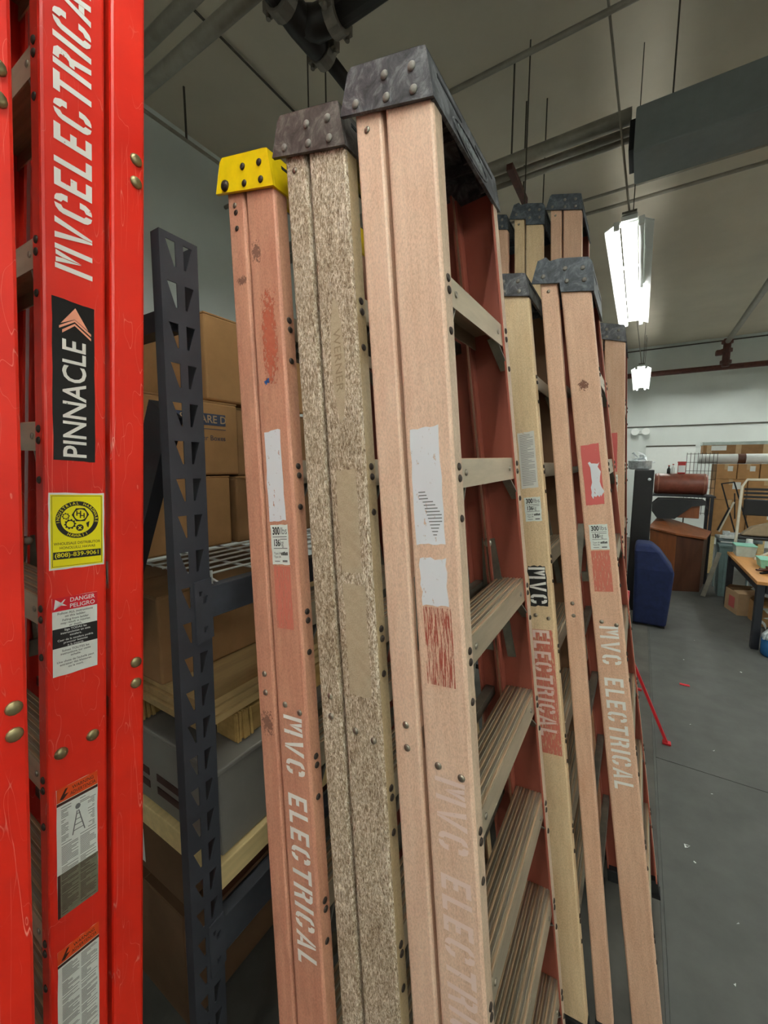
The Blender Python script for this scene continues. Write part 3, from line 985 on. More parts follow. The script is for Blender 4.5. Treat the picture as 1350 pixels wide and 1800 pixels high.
# ------------------------------------------------------------------ pallet rack
RX, RTOP = -.784, 2.28
def rack_post(parent, x_face, y0, facing=1):
    """slotted post; the slotted face looks along +-X, flanges run back from it"""
    w, d, t = .078, .028, .0025
    pitch, z = .0756, 0.0
    face = MB()
    B = basis((x_face, y0, 0), (0, 1, 0), (0, 0, 1)) if facing > 0 else basis((x_face, y0 + w, 0), (0, -1, 0), (0, 0, 1))
    zc = RTOP
    while zc > .05:
        z0, z1 = max(zc - pitch, 0), zc
        hz = z1 - .012
        lh = [(.0115, hz), (.0315, hz), (.0315, hz - .046), (.0275, hz - .046)]
        rh = [(.0475, hz), (.0665, hz), (.0520, hz - .046), (.0475, hz - .046)]
        face.plate([(0, z0), (w, z0), (w, z1), (0, z1)], [lh, rh] if z1 - z0 > .07 else [], t, B)
        zc -= pitch
    p = face.build('post', 'rack_steel', parent)
    s = -facing
    fl = MB()
    for y, dd in ((y0, d), (y0 + w - t, .072)):
        xa, xb = sorted((x_face + s * t, x_face + s * dd))
        fl.box((xa, y, 0), (xb, y + t, RTOP))
    fl.build('post_flange', 'rack_steel', p)
    MB().box((x_face - .055 if facing > 0 else x_face - .02, y0 - .02, 0), (x_face + .02 if facing > 0 else x_face + .055, y0 + w + .02, .006)).build('base_plate', 'rack_steel', p)
DEPTH = 1.02
LEANR = .014
def rack_frame(y0, label):
    r = empty('rack_upright_frame', label, 'rack frame', group='black slotted pallet rack frames')
    r.rotation_euler = (-LEANR, 0, 0)
    r.location = (0, 0, .004 + LEANR * (y0 + .11))
    rack_post(r, RX, y0, 1)
    rack_post(r, RX - DEPTH, y0, -1)
    yc = y0 + .039
    xa, xb = RX - .03, RX - DEPTH + .03
    for z in (.12, 2.13):
        MB().box((xb, yc - .018, z - .020), (xa, yc + .018, z + .020)).build('cross_brace', 'rack_steel', r)
    MB().bar((xa - .04, yc, 1.96), (xb, yc, .24), .030, .085, (0, 1, 0)).build('diagonal_brace', 'rack_steel', r)
    return r
Y1, Y2 = .434, 3.20
rack_frame(Y1, 'black slotted rack upright standing between the red and pink ladders')
rack_frame(Y2, 'black slotted rack upright hidden behind the tall ladders')

def rack_beam(x, ztop, h, label, inner):
    r = empty('rack_beam', label, 'rack beam', group='dark steel rack beams')
    dy = LEANR * ztop
    ya, yb = Y1 + .079 + dy, Y2 - .001 + dy
    lo, hi = sorted((x, x + inner * .050))
    prof = [(lo, ztop - h), (hi, ztop - h), (hi, ztop), (lo, ztop)]
    st = .018
    if inner < 0:
        prof = [(lo, ztop - h), (hi, ztop - h), (hi, ztop), (hi - .030, ztop), (hi - .030, ztop - st), (lo, ztop - st)]
    else:
        prof = [(lo, ztop - h), (hi, ztop - h), (hi, ztop - st), (lo + .030, ztop - st), (lo + .030, ztop), (lo, ztop)]
    MB().prism(prof, ya, yb).build('beam', 'rack_beam', r, bevel=.002)
    for y0, y1 in ((Y1 + .038 + dy, Y1 + .0785 + dy), (Y2 - .0005 + dy, Y2 + .040 + dy)):
        xf = x + (.0045 if inner < 0 else -.0045)
        B = basis((xf, y0 if inner < 0 else y1, 0), (0, 1 if inner < 0 else -1, 0), (0, 0, 1))
        w = y1 - y0
        zt = ztop + .022
        def hole(cx, cz, a, b): return [(cx - a, cz - b), (cx + a * .2, cz - b), (cx + a, cz + b), (cx - a, cz + b)]
        MB().plate([(0, zt - .140), (w, zt - .134), (w, zt), (0, zt - .003)], [hole(.014, zt - .030, .004, .005), hole(.024, zt - .045, .006, .008), hole(.022, zt - .112, .005, .007)], .004, B).build('end_plate', 'rack_beam', r)
    return r
for x, inner, nm in ((RX, -1, 'front'), (RX - DEPTH, 1, 'rear')):
    rack_beam(x, 1.581, .068, 'dark steel rack beam along the %s edge of the wire shelf' % nm, inner)
    rack_beam(x, .760, .090, 'dark steel rack beam along the %s edge of the wooden shelf' % nm, inner)

# wire deck
wd = empty('wire_deck', 'white wire mesh deck under the cardboard boxes', 'shelf deck')
zd = 1.584
xa, xb = RX - DEPTH + .01, RX - .012
k = 0
y = Y1 + .135
while y < 2.2:
    MB().tube([(xa, y, zd), (xb - .03, y, zd), (xb - .012, y, zd - .004), (xb - .008, y, zd - .022)], .0032, 6).build('deck_wire', 'white_wire', wd)
    y += .125
x = xa + .03
while x < xb - .02:
    MB().tube([(x, Y1 + .115, zd + .006), (x, 2.2, zd + .006)], .0028, 6).build('deck_wire', 'white_wire', wd)
    x += .048
MB().tube([(xb - .006, Y1 + .116, zd + .028), (xb - .006, Y1 + .118, zd - .010), (xb - .006, 2.2, zd - .010)], .0032, 6).build('deck_wire', 'white_wire', wd)

def crate(name, label, cat, lo, hi, mat='cardboard', tape=None, flaps=True, rz=0.0, group=None, bev=.006):
    """closed carton: body, lid flaps with a seam, tape"""
    cx, cy = (lo[0] + hi[0]) / 2, (lo[1] + hi[1]) / 2
    r = empty(name, label, cat, (cx, cy, lo[2]), rz, group)
    dx, dy, dz = (hi[0] - lo[0]) / 2, (hi[1] - lo[1]) / 2, hi[2] - lo[2]
    b = MB()
    b.box((-dx, -dy, 0), (dx, dy, dz - .004))
    b.build('body', mat, r, bevel=bev)
    if flaps:
        g = .0015
        MB().box((-dx + .001, -dy + .001, dz - .004), (-g, dy - .001, dz)).build('flap', mat, r)
        MB().box((g, -dy + .001, dz - .004), (dx - .001, dy - .001, dz)).build('flap', mat, r)
    if tape:
        t = MB()
        t.box((-.025, -dy - .0006, dz - .09), (.025, -dy, dz)).box((-.025, -dy, dz), (.025, dy, dz + .0006)).box((-.025, dy, dz - .09), (.025, dy + .0006, dz))
        t.build('tape', tape, r)
    return r, dx, dy, dz
GB = 'cartons on the wire deck'
crate('carton', 'tall plain brown carton on top of the stack in the rack', 'carton', (-1.50, .775, 2.040), (-1.105, 1.20, 2.292), 'cardboard', 'tape', group=GB)
c, dx, dy, dz = crate('carton', 'brown carton with dark blue printed band in the rack stack', 'carton', (-1.55, .55, 1.816), (-1.10, .875, 2.036), 'cardboard', group=GB)
pr_ = MB().mat(0).rect(-.12, .148, .118, .182, .0)
pr_.mat(1).text('SQUARE D', .032, .045, .165, bold=.01, z=.0004)
pr_.mat(0).text('Feeder Boxes', .022, .055, .110, z=.0)
pr_.mat(0).rect(-.12, .136, .118, .138, .0)
pr_.build('print', ['blue_print', 'cardboard_pale'], c, basis((dx + .0006, 0, 0), (0, 1, 0), (0, 0, 1)))
crate('carton', 'dark brown carton beside the printed carton in the rack', 'carton', (-1.50, .885, 1.810), (-1.12, 1.25, 2.030), 'cardboard_dark', group=GB)
crate('carton', 'crumpled brown carton at the bottom of the rack stack', 'carton', (-1.52, .565, 1.596), (-1.10, .838, 1.812), 'cardboard', group=GB)
c, *_ = crate('carton', 'stained brown carton with torn flap on the wire deck', 'carton', (-1.50, .848, 1.596), (-1.085, 1.24, 1.808), 'cardboard_dark', group=GB)
MB().add([(.20, -.19, .214), (.235, -.15, .20), (.23, .02, .196), (.20, .06, .214), (.205, -.07, .205)], [(0, 1, 4), (1, 2, 4), (2, 3, 4), (3, 0, 4)]).build('torn_flap', 'cardboard', c)
crate('carton', 'pale grey-brown carton further back on the rack', 'carton', (-1.76, .565, 1.596), (-1.57, .80, 2.24), 'cardboard_pale', group=GB)

# lower shelf: wooden deck, steel cabinet, dunnage, plywood, carton
tag(MB().box((RX - DEPTH + .032, Y1 + .110, .795), (RX - .031, 2.6, .862)).build('shelf_board', 'pale_wood', bevel=.003), 'pale wooden shelf board on the lower rack beams', 'shelf board')
for x_, w_ in ((RX - .13, 'front'), (RX - DEPTH + .05, 'rear')):
    tag(MB().box((x_, Y1 + .115, .7435), (x_ + .075, 2.6, .7945)).build('bearer', 'walnut_dark', bevel=.002), 'dark timber bearer under the %s edge of the pale shelf board' % w_, 'timber')
mc = empty('steel_cabinet', 'grey sheet-steel cabinet with vent slots on the lower rack shelf', 'cabinet', (-1.215, 1.0, .864))
bd = MB().box((-.385, -.44, 0), (.385, .44, .235)).build('body', 'steel_sheet', mc, bevel=.006)
MB().box((-.391, -.446, .225), (.391, .446, .240)).build('lid', 'steel_sheet', mc, bevel=.004)
for z in (.045, .085):
    for xo in (.10, -.05, -.20):
        MB().box((xo, -.4415, z), (xo + .11, -.4395, z + .022)).build('vent_slot', 'ink_brown', bd)
wt = 1.106
for x0, y0, lab in ((-.945, .645, 'plastic-wrapped timber end sticking out below the plywood'), (-1.26, .545, 'rope-frayed timber end under the plywood on the steel cabinet')):
    d = empty('timber_batten', lab, 'timber', (x0, y0, wt))
    MB().box((0, 0, 0), (.075, 1.2, .078)).build('batten', 'wrap_wood', d, bevel=.004)
    wr = MB()
    rr = random.Random(int(-x0 * 100))
    for k in range(9):
        y = .004 + k * .006
        j = [rr.uniform(-.004, .006) for _ in range(4)]
        wr.tube([(-.004 + j[0] * .3, y, .002), (-.004, y + j[1], .080), (.079, y + j[2], .081), (.079, y + j[3], .002)], .0036, 5)
    wr.build('wrapping', 'wrap_wood', d)
pb = empty('plywood_sheet', 'plywood sheets stacked on battens over the steel cabinet', 'plywood', (-1.30, 1.2, 1.193))
for k in range(3):
    MB().box((-.44, -.65 + .01 * k, .020 * k), (.43 - .006 * k, .65, .020 * k + .0185)).build('sheet', 'plywood', pb)
crate('carton', 'brown carton resting on the plywood below the wire deck', 'carton', (-1.46, .56, 1.2535), (-1.055, 1.15, 1.500), 'cardboard_dark', group='cartons lower in the rack')
crate('carton', 'large brown carton with shade painted into its colour, on the floor under the rack', 'carton', (-1.60, .62, .0), (-1.14, 1.2, .42), 'cardboard_shaded', group='cartons lower in the rack')
c = crate('carton', 'small brown carton with painted-in shade and a white label, stacked under the rack', 'carton', (-1.56, .64, .424), (-1.16, 1.0, .62), 'cardboard_shaded', group='cartons lower in the rack')[0]
MB().rect(-.15, .03, -.03, .16, 0).build('shipping_label', 'paper_white', c, basis((0, -.1808, 0), (1, 0, 0), (0, 0, 1)))

# ------------------------------------------------------------------ ceiling services
def pipe(name, label, cat, path, r, mat, seg=14, group=None):
    return tag(MB().tube(path, r, seg).build(name, mat, smooth=True), label, cat, group)
pipe('ceiling_pipe', 'lower thick grey pipe crossing below the ceiling over the rack', 'pipe', [(XL, 1.48, 4.0), (-1.0, 1.50, 4.0)], .036, 'pipe_grey', group='paired grey ceiling pipes')
pipe('ceiling_pipe', 'upper thick grey pipe crossing below the ceiling over the rack', 'pipe', [(XL, 1.47, 4.18), (-1.0, 1.47, 4.18)], .036, 'pipe_grey', group='paired grey ceiling pipes')
# sprinkler main with tee
sm = empty('sprinkler_main', 'black sprinkler pipe with grooved tee and steel couplings', 'pipe', (-1.456, 1.635, 3.87))
MB().tube([(0, .13, 0), (0, 9.5, 0)], .034, 12).build('pipe', 'pipe_black', sm, smooth=True)
MB().tube([(0, -3.0, 0), (0, -.14, 0)], .055, 14).build('pipe', 'pipe_black', sm, smooth=True)
MB().tube([(.16, .03, 0), (3.0, .06, .0)], .055, 14).build('pipe', 'pipe_black', sm, smooth=True)
te = MB().tube([(0, -.16, 0), (0, -.05, 0), (0, .08, 0), (0, .15, 0)], [.06, .066, .062, .042], 16)
te.tube([(0, -.03, 0), (.06, .01, 0), (.18, .03, 0)], [.062, .064, .06], 16)
te.build('tee', 'pipe_black', sm, smooth=True)
def coupling(p, d, r):
    d = Vector(d).normalized()
    a = Vector((0, 0, 1))
    b = d.cross(a)
    c = MB().tube([Vector(p) - d * .03, Vector(p) - d * .028, Vector(p) + d * .028, Vector(p) + d * .03], [r * .9, r, r, r * .9], 16)
    for s in (-1, 1):
        q = Vector(p) + b * s * (r + .008) - a * .0
        c.bar(q - a * .022, q + a * .022, .044, .028, d)
    o = c.build('coupling', 'coupling', sm)
    for s in (-1, 1):
        q = Vector(p) + b * s * (r + .010)
        MB().tube([q - a * .040, q + a * .034], .011, 8).build('bolt', 'coupling', o)
coupling((0, -.15, 0), (0, 1, 0), .074)
coupling((0, .13, 0), (0, 1, 0), .062)
coupling((.16, .03, 0), (1, .01, 0), .074)
# thin lines and conduits
pipe('conduit', 'thin conduit running along the ceiling seam above the rack', 'conduit', [(-2.5, -2, CEIL - .02), (-2.5, 12, CEIL - .02)], .008, 'rod_dark', 8)
pipe('wall_pipe', 'thin pipe hung along the top of the white side wall', 'pipe', [(-3.08, -2, 4.28), (-3.03, 12, 4.28)], .013, 'pipe_grey', 8)
pipe('hanger_rod', 'hanger rod holding the thin pipe by the side wall', 'rod', [(-3.06, 2.08, 4.28), (-3.06, 2.08, CEIL)], .008, 'rod_dark', 6)
pipe('conduit', 'slim grey conduit crossing high above the front ladders', 'conduit', [(-3.4, 2.67, 4.2), (4.0, 2.69, 4.2)], .016, 'pipe_grey', 8)
gc = 'conduits bundled left of the duct'
for y, r, z, w_ in ((3.225, .046, 4.02, 'thickest'), (3.33, .026, 4.0, 'middle-sized'), (3.40, .021, 3.995, 'slimmest')):
    pipe('conduit', w_ + ' grey conduit of the strut-hung bundle ending at the duct', 'conduit', [(-3.4, y, z), (-.18, y, z)], r, 'pipe_grey', 12, gc)
su = empty('strut_hanger', 'slotted strut channel carrying the conduit bundle on two rods', 'strut', (-.92, 3.36, 3.952))
MB().box((-.022, -.20, -.022), (.022, .26, .020)).build('channel', 'pipe_rust', su)
for y in (-.16, .20):
    MB().tube([(0, y, .02), (0, y, CEIL - 3.955)], .007, 6).build('rod', 'rod_dark', su)
gr = 'thin rods hanging from the ceiling'
for x, y, z0, w_ in ((-2.07, 2.34, 2.6, 'over the weathered ladder, beside the sprinkler pipe'), (-1.90, 2.32, 2.6, 'over the weathered ladder, crossing the sprinkler pipe'),
                     (-.79, 3.10, 2.9, 'above the tall beige ladder, in front of the conduits'), (-.78, 3.62, 2.9, 'above the tall beige ladder, behind the conduits'), (.03, 3.25, 3.96, 'holding up the grey duct')):
    pipe('hanger_rod', 'thin threaded rod ' + w_, 'rod', [(x, y, z0), (x, y, CEIL)], .005, 'rod_dark', 6, gr)
for y in (4.96, 5.23):
    pipe('conduit', ('thicker' if y > 5 else 'thinner') + ' conduit of the pair strapped to the ceiling beyond the duct', 'conduit', [(-3.4, y, 4.55), (6.9, y, 4.55)], .018 if y > 5 else .014, 'pipe_grey', 8, 'conduit pair on the ceiling')
du = empty('duct', 'grey boxed duct hanging below the ceiling right of the conduits', 'duct', (-.15, 3.06, 3.70))
MB().box((0, 0, 0), (6.2, .34, .25)).build('duct_body', 'duct_grey', du, bevel=.008)
MB().box((-.03, .05, .05), (.0, .29, .22)).build('duct_end', 'rubber_black', du)
MB().box((.62, -.012, .05), (1.4, 0.0, .09)).build('duct_seam', 'pipe_grey', du)
# far sprinkler lines
fs = empty('sprinkler_branch', 'rust-brown sprinkler pipe with riser near the end wall', 'pipe', (1.29, 9.86, 3.95))
MB().tube([(-4.7, 1.0, -.16), (5.6, 1.05, -.16)], .055, 12).build('branch_pipe', 'pipe_rust', fs, smooth=True)
MB().tube([(0, .62, -.22), (0, .62, .30)], .062, 12).build('riser', 'pipe_rust', fs, smooth=True)
for z in (-.14, .08, .24):
    MB().tube([(0, .62, z - .03), (0, .62, z + .03)], .092, 12).build('flange', 'pipe_rust', fs)
MB().tube([(0, .62, .24), (-.03, -6.6, .24), (-.03, -6.66, .30), (-.03, -6.66, .68)], .045, 12).build('feed_pipe', 'pipe_grey', fs, smooth=True)
MB().box((-.17, .56, .0), (-.05, .68, .10)).build('valve', 'pipe_rust', fs, bevel=.02)
pipe('cable', 'thin dark cable strung across the white end wall', 'cable', [(XL, 11.96, 2.76), (.95, 11.96, 2.74), (XR, 11.96, 2.74)], .012, 'rod_dark', 6)
pipe('cable', 'thin dark line along the top of the end wall', 'cable', [(XL, 11.97, 4.56), (XR, 11.97, 4.56)], .014, 'rod_dark', 6)

# ------------------------------------------------------------------ clutter at the far end of the aisle
# black cabinet with a pot on top
bc = empty('black_cabinet', 'tall black cabinet with a white knob behind the navy cover', 'cabinet', (.05, 6.06, 0))
MB().box((-.10, -.16, .0), (.105, .25, 1.775)).build('body', 'black_vinyl', bc, bevel=.008)
MB().box((-.09, -.166, .98), (.095, -.160, 1.76)).build('door', 'black_vinyl', bc)
place('knob', rivet_mesh(.018, .016, 'jug_white'), bc, basis((.06, -.166, 1.66), (1, 0, 0), (0, 0, 1)))
sp_ = empty('stock_pot', 'dented metal stock pot of foil scraps on the black cabinet', 'pot', (.0, 6.06, 1.776))
MB().lathe([(.10, 0), (.125, .02), (.125, .10), (.132, .105), (.132, .112), (.120, .108), (.115, .03)], 20).build('pot', 'foil', sp_, smooth=True)
MB().tube([(.125, 0, .085), (.155, 0, .095), (.155, .03, .09), (.122, .03, .085)], .006, 6).build('handle', 'foil', sp_)
rr = random.Random(3)
fo = MB()
for k in range(16):
    c = Vector((rr.uniform(-.08, .08), rr.uniform(-.08, .08), rr.uniform(.09, .20)))
    fo.add([c + Vector((rr.uniform(-.05, .05), rr.uniform(-.05, .05), rr.uniform(-.03, .04))) for _ in range(4)], [(0, 1, 2), (0, 2, 3), (0, 3, 1), (1, 3, 2)])
fo.build('foil_scraps', 'foil', sp_)['kind'] = 'stuff'
# navy cover
nv = MB()
rows = [(0.02, [(.04, -.02), (.36, -.02), (.36, .45), (.04, .45)]), (.25, [(.035, -.03), (.375, -.03), (.38, .46), (.03, .46)]),
        (.66, [(.02, -.02), (.40, -.02), (.40, .44), (.02, .44)]), (.86, [(.01, .0), (.26, .02), (.26, .40), (.01, .40)]), (.94, [(.02, .04), (.17, .06), (.17, .36), (.02, .36)])]
vs_ = [(x, y, z) for z, ring in rows for x, y in ring]
fs_ = [(i * 4 + k, i * 4 + (k + 1) % 4, (i + 1) * 4 + (k + 1) % 4, (i + 1) * 4 + k) for i in range(4) for k in range(4)] + [(16, 17, 18, 19), (3, 2, 1, 0)]
nv.add(vs_, fs_)
o = empty('covered_armchair', 'armchair under a navy blue cloth cover at the aisle end', 'chair', (0, 5.40, 0))
cv = nv.build('cover', 'navy_cloth', o, bevel=.03, seg=3)
for x, y in ((.06, .02), (.33, .02), (.06, .40), (.33, .40)):
    MB().box((x - .02, y - .02, 0), (x + .02, y + .02, .02)).build('leg', 'rubber_black', o)
# wooden lectern
pd = empty('wooden_desk', 'old angled wooden desk with dark front panel behind the navy cover', 'desk', (.55, 7.35, 0), math.radians(-14))
MB().add([(-.30, -.10, .0), (.02, -.20, 0), (.30, .0, 0), (.28, .45, 0), (-.30, .45, 0), (-.34, -.12, .86), (.02, -.24, .82), (.30, .0, .76), (.29, .45, .80), (-.34, .45, .98)],
         [(0, 1, 6, 5), (3, 4, 9, 8), (4, 0, 5, 9), (4, 3, 2, 1, 0)]).build('side_panel', 'walnut', pd)
MB().add([(.02, -.20, 0), (.30, .0, 0), (.28, .45, 0), (.30, .0, .76), (.02, -.24, .82), (.29, .45, .80)], [(0, 1, 3, 4), (1, 2, 5, 3)]).build('front_panel', 'walnut_dark', pd)
MB().add([(-.36, -.14, .875), (.02, -.27, .835), (.33, -.02, .775), (.32, .48, .815), (-.36, .48, .995), (-.36, -.14, .90), (.02, -.27, .86), (.33, -.02, .80), (.32, .48, .84), (-.36, .48, 1.02)],
         [(4, 3, 2, 1, 0), (5, 6, 7, 8, 9), (0, 1, 6, 5), (1, 2, 7, 6), (2, 3, 8, 7), (3, 4, 9, 8), (4, 0, 5, 9)]).build('top', 'walnut', pd)
crate('carton', 'plain brown carton under the black plastic sheet on the desk', 'carton', (.30, 7.62, 1.03), (.80, 7.86, 1.28), 'walnut', flaps=False)
# black sheet over the carton
bsx = [(.20, 1.22), (.28, 1.305), (.50, 1.312), (.70, 1.31), (.86, 1.30), (.90, 1.18)]
sh = MB()
vs_ = [(x, 7.58 + .0 * i, z) for i, (x, z) in enumerate(bsx)] + [(x, 7.92, z + .004) for x, z in bsx]
fs_ = [(i, i + 1, i + 7, i + 6) for i in range(5)]
dz = [.10, .30, .30, .10, .06, .02]
o_ = len(vs_)
vs_ += [(x, 7.565, z - d) for (x, z), d in zip(bsx, dz)]
fs_ += [(o_ + i, o_ + i + 1, i + 1, i) for i in range(5)]
sh.add(vs_, fs_)
o = sh.build('plastic_sheet', 'black_cloth')
m_ = o.modifiers.new('thick', 'SOLIDIFY'); m_.thickness = .006
tag(o, 'black plastic sheet draped over the carton below the brown roll', 'plastic sheet')
# brown vinyl roll
br = empty('vinyl_roll', 'brown leather-like bolster roll with end bands lying across the clutter', 'roll', (.22, 8.02, 1.528))
MB().tube([(0, 0, 0), (.02, 0, 0), (.66, 0, 0), (.68, 0, 0)], [.15, .165, .165, .15], 24).build('roll', 'brown_leather', br, smooth=True)
for x in (.05, .30, .64):
    MB().tube([(x - .008, 0, 0), (x + .008, 0, 0)], .168, 24).build('band', 'brown_leather' if x == .30 else 'kraft_tape', br)
shf = empty('clutter_shelf', 'dark metal shelf holding the brown roll and the stacked cartons', 'shelf', (0, 8.0, 0))
MB().box((.10, -.20, 1.335), (1.0, .30, 1.358)).build('shelf_panel', 'bench_steel', shf)
for x in (.12, .96):
    for y in (-.18, .28):
        MB().box((x - .02, y - .02, 0), (x + .02, y + .02, 1.335)).build('leg', 'bench_steel', shf)
c = empty('red_tin', 'small red tin with a white label standing on the brown roll', 'tin', (.565, 8.02, 1.692))
MB().box((-.05, -.03, 0), (.05, .03, .17)).build('tin', 'red_box', c, bevel=.004)
MB().box((-.045, -.0315, .02), (.045, -.0305, .13)).build('label', 'paper_white', c)
MB().box((-.055, -.035, .168), (.055, .035, .19)).build('lid', 'red_box', c)
for i, (x, h, mt, lab) in enumerate(((.40, .12, 'ink_black', 'small black bottle on the brown roll'), (.455, .14, 'paper_white', 'small white bottle on the brown roll beside the red tin'))):
    b = empty('bottle', lab, 'bottle', (x, 8.02, 1.690), group='small bottles on the brown roll')
    MB().lathe([(.022, 0), (.024, .01), (.024, h * .6), (.010, h * .8), (.010, h)], 12).build('bottle_body', mt, b, smooth=True)
    MB().lathe([(.012, h), (.012, h + .015)], 10).build('cap', 'red_box', b)
# wire grid panel
gp = empty('wire_grid_panel', 'dark wire grid panel standing behind the brown roll', 'wire panel', (.66, 8.50, 1.0))
for k in range(9):
    MB().tube([(.05 * k, 0, 0), (.05 * k, 0, 1.03)], .004, 5).build('grid_wire', 'rod_dark', gp)
for k in range(8):
    MB().tube([(0, .006, .03 + .14 * k), (.40, .006, .03 + .14 * k)], .004, 5).build('grid_wire', 'rod_dark', gp)
for x in (.02, .38):
    MB().tube([(x, 0, -1.0), (x, 0, .02)], .010, 6).build('stand_leg', 'rod_dark', gp)
# pallet with stacked cartons
pl = empty('pallet', 'wooden pallet stand below the stacked shipping cartons', 'pallet', (1.7, 8.95, 0))
for k in range(5):
    MB().box((-.64, -.30 + k * .14, .62), (.70, -.20 + k * .14, .64)).build('board', 'pale_wood', pl)
for x in (-.60, .03, .64):
    MB().box((x - .04, -.30, 0), (x + .04, .36, .62)).build('bearer', 'pale_wood', pl)
gcx = 'shipping cartons stacked behind the workbench'
def ship(label, x0, x1, z0, z1, lab=True, y0=8.62, mat='cardboard'):
    r, dx, dy, dz = crate('carton', label, 'carton', (x0, y0, z0), (x1, y0 + .52, z1), mat, 'tape', group=gcx)
    if lab:
        MB().box((dx * .12, -dy - .0012, dz * .52), (dx * .62, -dy - .0002, dz * .86)).build('shipping_label', 'paper_white', r)
for k, (x0, x1, z0, z1) in enumerate(((1.07, 1.50, .644, 1.262), (1.51, 1.95, .644, 1.262), (1.96, 2.40, .644, 1.262), (1.07, 1.48, 1.266, 1.598), (1.49, 1.92, 1.266, 1.598), (1.93, 2.38, 1.266, 1.598),
                                      (1.07, 1.335, 1.602, 1.845), (1.345, 1.61, 1.602, 1.845), (1.62, 1.90, 1.602, 1.845))):
    ship(('large bottom shipping carton', 'middle shipping carton', 'small labelled top shipping carton')[k // 3] + (' next to the wire grid panel', ' in the centre of the stack', ' at the end away from the grid panel')[k % 3], x0, x1, z0, z1, k != 0)
wr = empty('white_roll', 'long white paper roll with a brown label lying on the shipping cartons', 'roll', (.84, 8.72, 1.929))
MB().tube([(0, 0, 0), (1.3, 0, 0)], .080, 20).build('roll', 'paper_white', wr, smooth=True)
MB().tube([(.50, 0, 0), (.60, 0, 0)], .0812, 20).build('label_band', 'walnut_dark', wr)
lb = empty('long_carton', 'long brown carton wrapped in film behind the white roll', 'carton', (1.45, 9.02, 1.85))
MB().box((-.55, -.16, 0), (.60, .16, .355)).build('body', 'cardboard_dark', lb, bevel=.006)
for x in (-.50, -.12, .22):
    MB().box((x, -.1615, .0), (x + .07, .1615, .357)).build('tape', 'tape', lb)
MB().box((-.56, -.165, .31), (.61, .165, .362)).build('film', 'clear_plastic', lb)
MB().box((-.44, -.166, .22), (-.24, -.1655, .30)).build('label', 'paper_white', lb)
# wall fittings
wb = empty('whiteboard', 'white board with a dark top rail on the end wall', 'whiteboard', (.58, 11.985, 1.3))
MB().box((-.48, -.02, -.6), (.50, 0, .96)).build('panel', 'fixture_white', wb)
MB().box((-.48, -.035, .955), (.49, 0, .985)).build('rail', 'rod_dark', wb)
lm = empty('wall_spotlight', 'small white twin spotlight beside the ladders on the end wall', 'spotlight', (-.03, 11.95, 2.62))
MB().box((-.10, 0, -.05), (.10, .05, .05)).build('base', 'fixture_white', lm, bevel=.01)
for x in (-.12, .10):
    MB().lathe([(.03, 0), (.06, .05), (.085, .12), (.08, .12)], 14, Matrix.Translation((x, -.02, .0)) @ Matrix.Rotation(math.pi / 2, 4, 'X')).build('lamp_head', 'fixture_white', lm, smooth=True)
# trolley
tr = empty('folding_trolley', 'black folding trolley frame standing on the folding table', 'trolley', (1.32, 7.66, .803))
for p0, p1 in (((-.07, 0, .0), (-.29, .0, .757)), ((.09, 0, .0), (-.15, .0, .783)), ((-.295, 0, .755), (-.145, 0, .783)), ((-.08, 0, .012), (.10, 0, .012))):
    MB().bar(p0, p1, .020, .016, (0, 1, 0)).build('frame_bar', 'rubber_black', tr)
MB().bar((-.10, .02, .25), (-.13, .02, .62), .014, .014, (0, 1, 0)).build('strut', 'rubber_black', tr)
# folding table with tool clutter
ft = empty('folding_table', 'grey plastic folding table behind the workbench', 'table', (1.07, 7.62, 0))
MB().box((-.05, -.26, .755), (.42, .14, .80)).build('table_top', 'table_grey', ft, bevel=.01)
for x in (-.02, .36):
    MB().tube([(x, -.15, .004), (x, -.10, .755)], .014, 8).build('leg', 'table_grey', ft)
    MB().tube([(x, .10, .004), (x, .08, .755)], .014, 8).build('leg', 'table_grey', ft)
rr = random.Random(9)
GT = 'odds and ends on the folding table'
for k, (nm, lab, x, y, mt, h) in enumerate((('tool_case', 'open black tool case on the folding table', 1.36, 7.48, 'black_vinyl', .14), ('paper_bundle', 'crumpled white paper at the edge of the folding table', 1.12, 7.40, 'paper_white', .05), ('wrapped_parts', 'plastic-wrapped metal parts on the folding table', 1.17, 7.52, 'foil', .09))):
    b = MB()
    for q in range(7):
        cx, cy = x + rr.uniform(-.07, .07), y + rr.uniform(-.04, .04)
        b.box((cx - .04, cy - .03, .802), (cx + .04, cy + .03, .802 + h * rr.uniform(.5, 1)))
    tag(b.build(nm, mt, bevel=.004), lab, nm.replace('_', ' '), GT)
cl = empty('clamp', 'white and black bar clamp propped on the folding table', 'clamp', (1.04, 7.58, .803))
MB().bar((0, 0, .06), (.14, .02, .50), .03, .02, (0, 1, 0)).build('bar', 'cream_tube', cl)
MB().bar((-.02, -.02, .08), (.09, -.02, .42), .02, .02, (0, 1, 0)).build('grip', 'rubber_black', cl)
bn = empty('teal_bin', 'tall grey-green plastic bin under the folding table edge', 'bin', (1.10, 7.28, 0))
MB().add([(-.06, -.08, 0), (.06, -.08, 0), (.06, .10, 0), (-.06, .10, 0), (-.09, -.10, .72), (.09, -.10, .72), (.09, .12, .72), (-.09, .12, .72)],
         [(3, 2, 1, 0), (4, 5, 6, 7), (0, 1, 5, 4), (1, 2, 6, 5), (2, 3, 7, 6), (3, 0, 4, 7)]).build('bin_body', 'bin_teal', bn)
MB().box((-.10, -.11, .70), (.10, .13, .735)).build('rim', 'bin_teal', bn, bevel=.006)
MB().box((-.02, -.10, .05), (.02, -.085, .66)).build('rib', 'bin_teal', bn)
